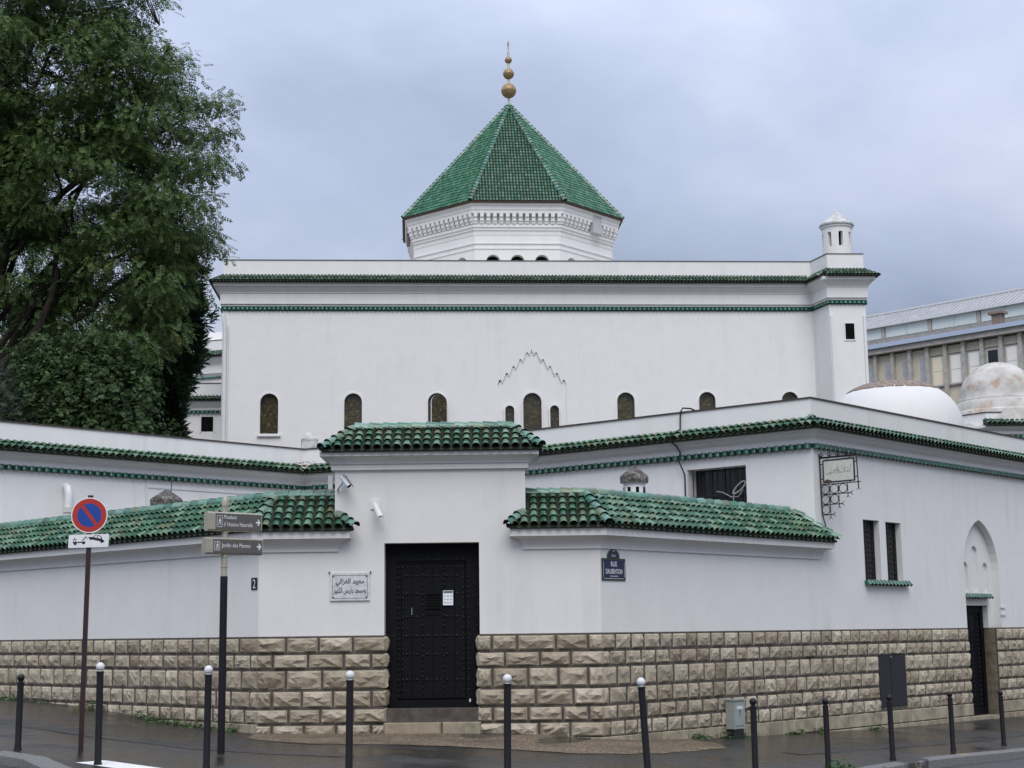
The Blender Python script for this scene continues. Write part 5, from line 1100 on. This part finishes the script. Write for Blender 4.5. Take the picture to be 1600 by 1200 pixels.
def scatter(name, mat, parent, tmpl, pos, xdir, zdir, scale, var):
    """copies of a leaf template as one mesh"""
    n = len(pos); xd = xdir/np.linalg.norm(xdir, axis=1)[:, None]; yd = np.cross(zdir, xd); yd /= np.linalg.norm(yd, axis=1)[:, None]+1e-9; zd = np.cross(xd, yd)
    V = (tmpl[None, :, 0:1]*xd[:, None]+tmpl[None, :, 1:2]*yd[:, None]+tmpl[None, :, 2:3]*zd[:, None])*scale[:, None, None]+pos[:, None]
    V = V.reshape(-1, 3).astype(np.float32); nv = len(V); nq = nv//4; me = bpy.data.meshes.new(name)
    me.vertices.add(nv); me.vertices.foreach_set('co', V.ravel()); me.loops.add(nv); me.loops.foreach_set('vertex_index', np.arange(nv, dtype=np.int32))
    me.polygons.add(nq); me.polygons.foreach_set('loop_start', np.arange(0, nv, 4, dtype=np.int32)); me.polygons.foreach_set('loop_total', np.full(nq, 4, np.int32))
    me.update(calc_edges=True); a = me.attributes.new('var', 'FLOAT', 'POINT'); a.data.foreach_set('value', np.repeat(var, len(tmpl)).astype(np.float32)); me.materials.append(M[mat]); return link(name, me, parent)
def in_ellipsoids(n, ells, shell=.55):
    vol = np.array([e_[3]*e_[4]*e_[5] for e_ in ells]); pick = rng.choice(len(ells), n, p=vol/vol.sum()); d = rng.normal(size=(n, 3)); d /= np.linalg.norm(d, axis=1)[:, None]
    r_ = rng.random(n)**(1/3*shell); E_ = np.array(ells); c = E_[pick, :3]; return c+d*r_[:, None]*E_[pick, 3:6], d
def bend(p0, p1, n=6, sag=.0, wob=.15):
    p0, p1 = np.array(p0, float), np.array(p1, float); L = np.linalg.norm(p1-p0); pts = []
    for i in range(n+1):
        f = i/n; q = p0*(1-f)+p1*f; q[2] += sag*L*math.sin(math.pi*f); q += rng.normal(0, wob*.12*L*math.sin(math.pi*f)/2, 3); pts.append(tuple(q))
    return pts
def broadleaf(name, label, base, fork, ells, nclus, per, mat, tmpl, r_trunk, cl_r=.62, flat=.28, scale=(.8, 1.25), limbs=None, group=None, twigs=True, droop=.25):
    zb = gz(base[0], base[1])-.25; t = thing(name, label, 'tree', (base[0], base[1], zb), group)
    tr = MB(); tr.tube(bend((base[0], base[1], zb), fork, 6, 0, .3), r_trunk, r_trunk*.7, 12); tr.build('trunk', 'bark', t, smooth=True)
    cen, d = in_ellipsoids(nclus, ells); br = MB(); ends = []
    for lp in (limbs or []): br.tube(lp[0], lp[1], lp[2], 8); ends += [np.array(q) for q in lp[0][1:]]
    for e_ in ells:
        p = bend(fork, (e_[0], e_[1], e_[2]), 6, .05, .5); br.tube(p, r_trunk*.26, r_trunk*.08, 6); ends += [np.array(q) for q in p[2:]]
    if twigs:
        EN = np.array(ends)
        for c in cen:
            dd_ = np.linalg.norm(EN-c, axis=1)+np.where(EN[:, 2] > c[2]+.4, 1.5, 0); k_ = EN[dd_.argmin()]
            br.tube(bend(k_, c, 4, .06, .6), .022, .005, 4, False)
    br.build('branches', 'twig', t)
    k_ = np.repeat(np.arange(nclus), per); n = len(k_); off = np.clip(rng.normal(size=(n, 3)), -1.5, 1.5)*np.array((cl_r, cl_r, cl_r*flat)); off[:, 2] -= .10*np.linalg.norm(off[:, :2], axis=1)**2
    pos = cen[k_]+off; xd = off*np.array((1, 1, .3))+d[k_]*.15+rng.normal(size=(n, 3))*.42; xd[:, 2] -= droop; zd = np.tile((0, 0, 1.), (n, 1))+rng.normal(size=(n, 3))*.35
    cv = rng.random(nclus)*.6; var = np.clip(cv[k_]+rng.random(n)*.45, 0, 1)
    scatter('crown', mat, t, tmpl, pos, xd, zd, rng.uniform(*scale, n), var); return t
LT1 = leaf_template(4, .27, .024, .085, .3)
ells = [(-13.0, 42.5, 17.6, 3.6, 3.0, 2.4), (-10.3, 42, 16.4, 1.95, 2.2, 1.5), (-9.75, 41.8, 18.2, 1.15, 1.2, .45), (-9.35, 42, 14.9, 1.35, 2.0, 1.3), (-9.55, 42, 13.3, 1.3, 2.0, 1.15), (-10.5, 42, 11.8, 1.5, 2.2, 1.5), (-12.2, 42.5, 14.4, 2.8, 2.8, 1.9), (-14.2, 43, 12.6, 2.4, 2.4, 1.9), (-10.6, 41.6, 10.2, 1.2, 1.7, 1.2), (-13.0, 43.5, 11.0, 1.8, 1.8, .9), (-12.6, 42, 20.3, 2.4, 2.4, 1.3), (-16.5, 43, 16, 3, 3, 4)]
limbs = [([(-15.6, 42, 6.5), (-14.9, 41.8, 8.5), (-14.2, 41.7, 8.95), (-13.5, 41.6, 9.45), (-13.05, 41.6, 10.1), (-12.75, 41.6, 10.9), (-12.6, 41.7, 11.8)], .20, .08), ([(-15.4, 42.3, 8), (-14.6, 42, 11), (-14.0, 42, 13), (-13.2, 42, 14.5)], .22, .08), ([(-15.4, 42.3, 8), (-14.9, 42, 12.5), (-13.7, 42, 15.5), (-12.0, 42, 17.6)], .2, .05), ([(-14.0, 42, 12.2), (-12.6, 41.8, 14), (-11, 41.7, 15.2), (-9.6, 41.7, 15.8)], .12, .04),
         ([(-12.0, 42, 17.6), (-11, 41.8, 18.3), (-10.4, 41.7, 18.5), (-9.95, 41.7, 18.9)], .04, .008)]
broadleaf('leafy_tree', 'large dark green tree with feathery leaves filling the upper left', (-16, 42.5), (-15.4, 42.3, 7.5), ells, 760, 70, 'leaf', LT1, .42, cl_r=.42, flat=.34, scale=(.65, 1.1), limbs=limbs)
LT2 = leaf_template(2, .16, .035, .09, .3)
broadleaf('leafy_shrub', 'dense dark shrub mass under the large tree above the left parapet', (-11.6, 41.2), (-11.6, 41.2, 4.5), [(-12.6, 41.2, 7.6, 1.3, 1.2, 1.3), (-11.3, 41.0, 7.9, 1.2, 1.2, 1.6), (-10.45, 40.8, 7.3, .85, 1.1, 1.3), (-11.9, 41.5, 9.1, 1.5, 1.2, .8), (-11.2, 41.2, 6.4, 2.0, 1.2, .9)], 230, 60, 'leaf_bush', LT2, .12, .36, .7, (.8, 1.3), twigs=False)
broadleaf('leafy_shrub', 'small yellowish-green bush tip beside the olive, low behind the parapet', (-12.0, 39.8), (-12.0, 39.8, 5.6), [(-11.95, 39.8, 6.75, .55, .5, .35)], 20, 40, 'leaf_weed', LT2, .05, .18, .8, (.6, .9), twigs=False)
broadleaf('olive_tree', 'pale grey-green olive tree at the left edge above the parapet', (-13.9, 40.5), (-13.9, 40.5, 5), [(-13.7, 40.4, 7.3, 1.15, 1.0, 1.25), (-14.4, 40.4, 7.8, 1.0, 1.0, 1.0), (-13.0, 40.4, 6.4, .8, .8, .8)], 130, 60, 'leaf_olive', leaf_template(3, .14, .012, .075, .2), .12, .30, .8, (.8, 1.3), twigs=False, droop=-.2)
broadleaf('far_tree', 'yellow-green tree glimpsed through the gaps behind the large tree', (-18, 58), (-18, 58, 9), [(-17.5, 58, 12.5, 2.6, 2, 2.4), (-20, 58, 14, 3, 2, 3)], 120, 40, 'leaf_weed', LT1, .25, .6, .5, (.8, 1.2), twigs=False)
# cypress
cyp = thing('cypress_tree', 'dark columnar cypress rising between the leafy tree and the hall', 'tree', (-10.2, 46, gz(-10.2, 46)-.3))
MB().tube([(-10.55, 46, -.3), (-10.55, 46, 6), (-10.5, 46, 12.8)], .26, .05, 10).build('trunk', 'bark', cyp, smooth=True)
n = 6500; f = rng.random(n)**.85; z = 5.2+f*8.7; a = rng.random(n)*2*math.pi; lump = .80+.24*np.sin(a*3+z*1.9)+.20*np.sin(a*5-z*3.1)+.12*np.sin(a*2+z*5.3)
rad = np.interp(z, (5.2, 7.8, 9.2, 10.5, 11.8, 13.0, 13.95), (.35, .5, .85, 1.10, 1.28, 1.0, .2))*lump; rr = rad*(rng.random(n)**.35)
pos = np.c_[-10.55+rr*np.cos(a), 46+rr*np.sin(a), z]; xd = np.c_[np.cos(a)*.6, np.sin(a)*.6, rng.uniform(-.2, .7, n)]+rng.normal(size=(n, 3))*.3
scatter('crown', 'leaf_cypress', cyp, tuft_template(10, .36, .024)[:, [2, 0, 1]], pos, xd, np.tile((0, 0, 1.), (n, 1))+rng.normal(size=(n, 3))*.4, rng.uniform(.7, 1.3, n), rng.random(n))

# ------------------------------------------------------------------ weeds along the walls
def weeds(pts, name, per=26, mat='leaf_weed', size=.5):
    P = []; 
    for x, y, z, sp_x in pts:
        for _ in range(per): P.append((x+random.gauss(0, sp_x), y+random.gauss(0, .04), z+abs(random.gauss(0, .05))))
    P = np.array(P); n = len(P); a = rng.random(n)*2*math.pi; xd = np.c_[np.cos(a), np.sin(a), rng.uniform(.2, 1.2, n)]
    return kind(scatter(name, mat, None, leaf_template(2, .12, .022, .06, .6), P, xd, np.tile((0, 0, 1.), (n, 1)), rng.uniform(.4, 1, n)*size*2, rng.random(n)), 'stuff')
wp = []
for u, sp_x in ((-5.0, .15), (-4.6, .1), (-3.2, .12), (-2.75, .16), (-2.3, .16), (-1.9, .14), (-1.55, .12), (-1.2, .1), (-.6, .07), (-6.6, .1), (-7.9, .08)): x_, y_, _ = FLT.p(u, 0, .09); wp.append((x_, y_, gz(x_, y_), sp_x))
for u, sp_x in ((3.3, .09), (3.85, .1), (5.6, .1), (6.5, .06), (2.6, .05), (8.6, .08)): x_, y_, _ = FRT.p(u, 0, .09); wp.append((x_, y_, gz(x_, y_), sp_x))
weeds(wp, 'wall_weeds')
weeds([(4.72, 23.42, gz(4.7, 23.4), .07), (4.95, 23.5, gz(4.9, 23.5), .06)], 'kerb_weeds', 16, size=.55)
x_, y_, _ = FLW.p(LWL-.35, 0, .25); weeds([(x_, y_, 5.75, .12), (x_+.25, y_+.1, 5.78, .12)], 'eave_weeds', 30, 'leaf_dry', .5)
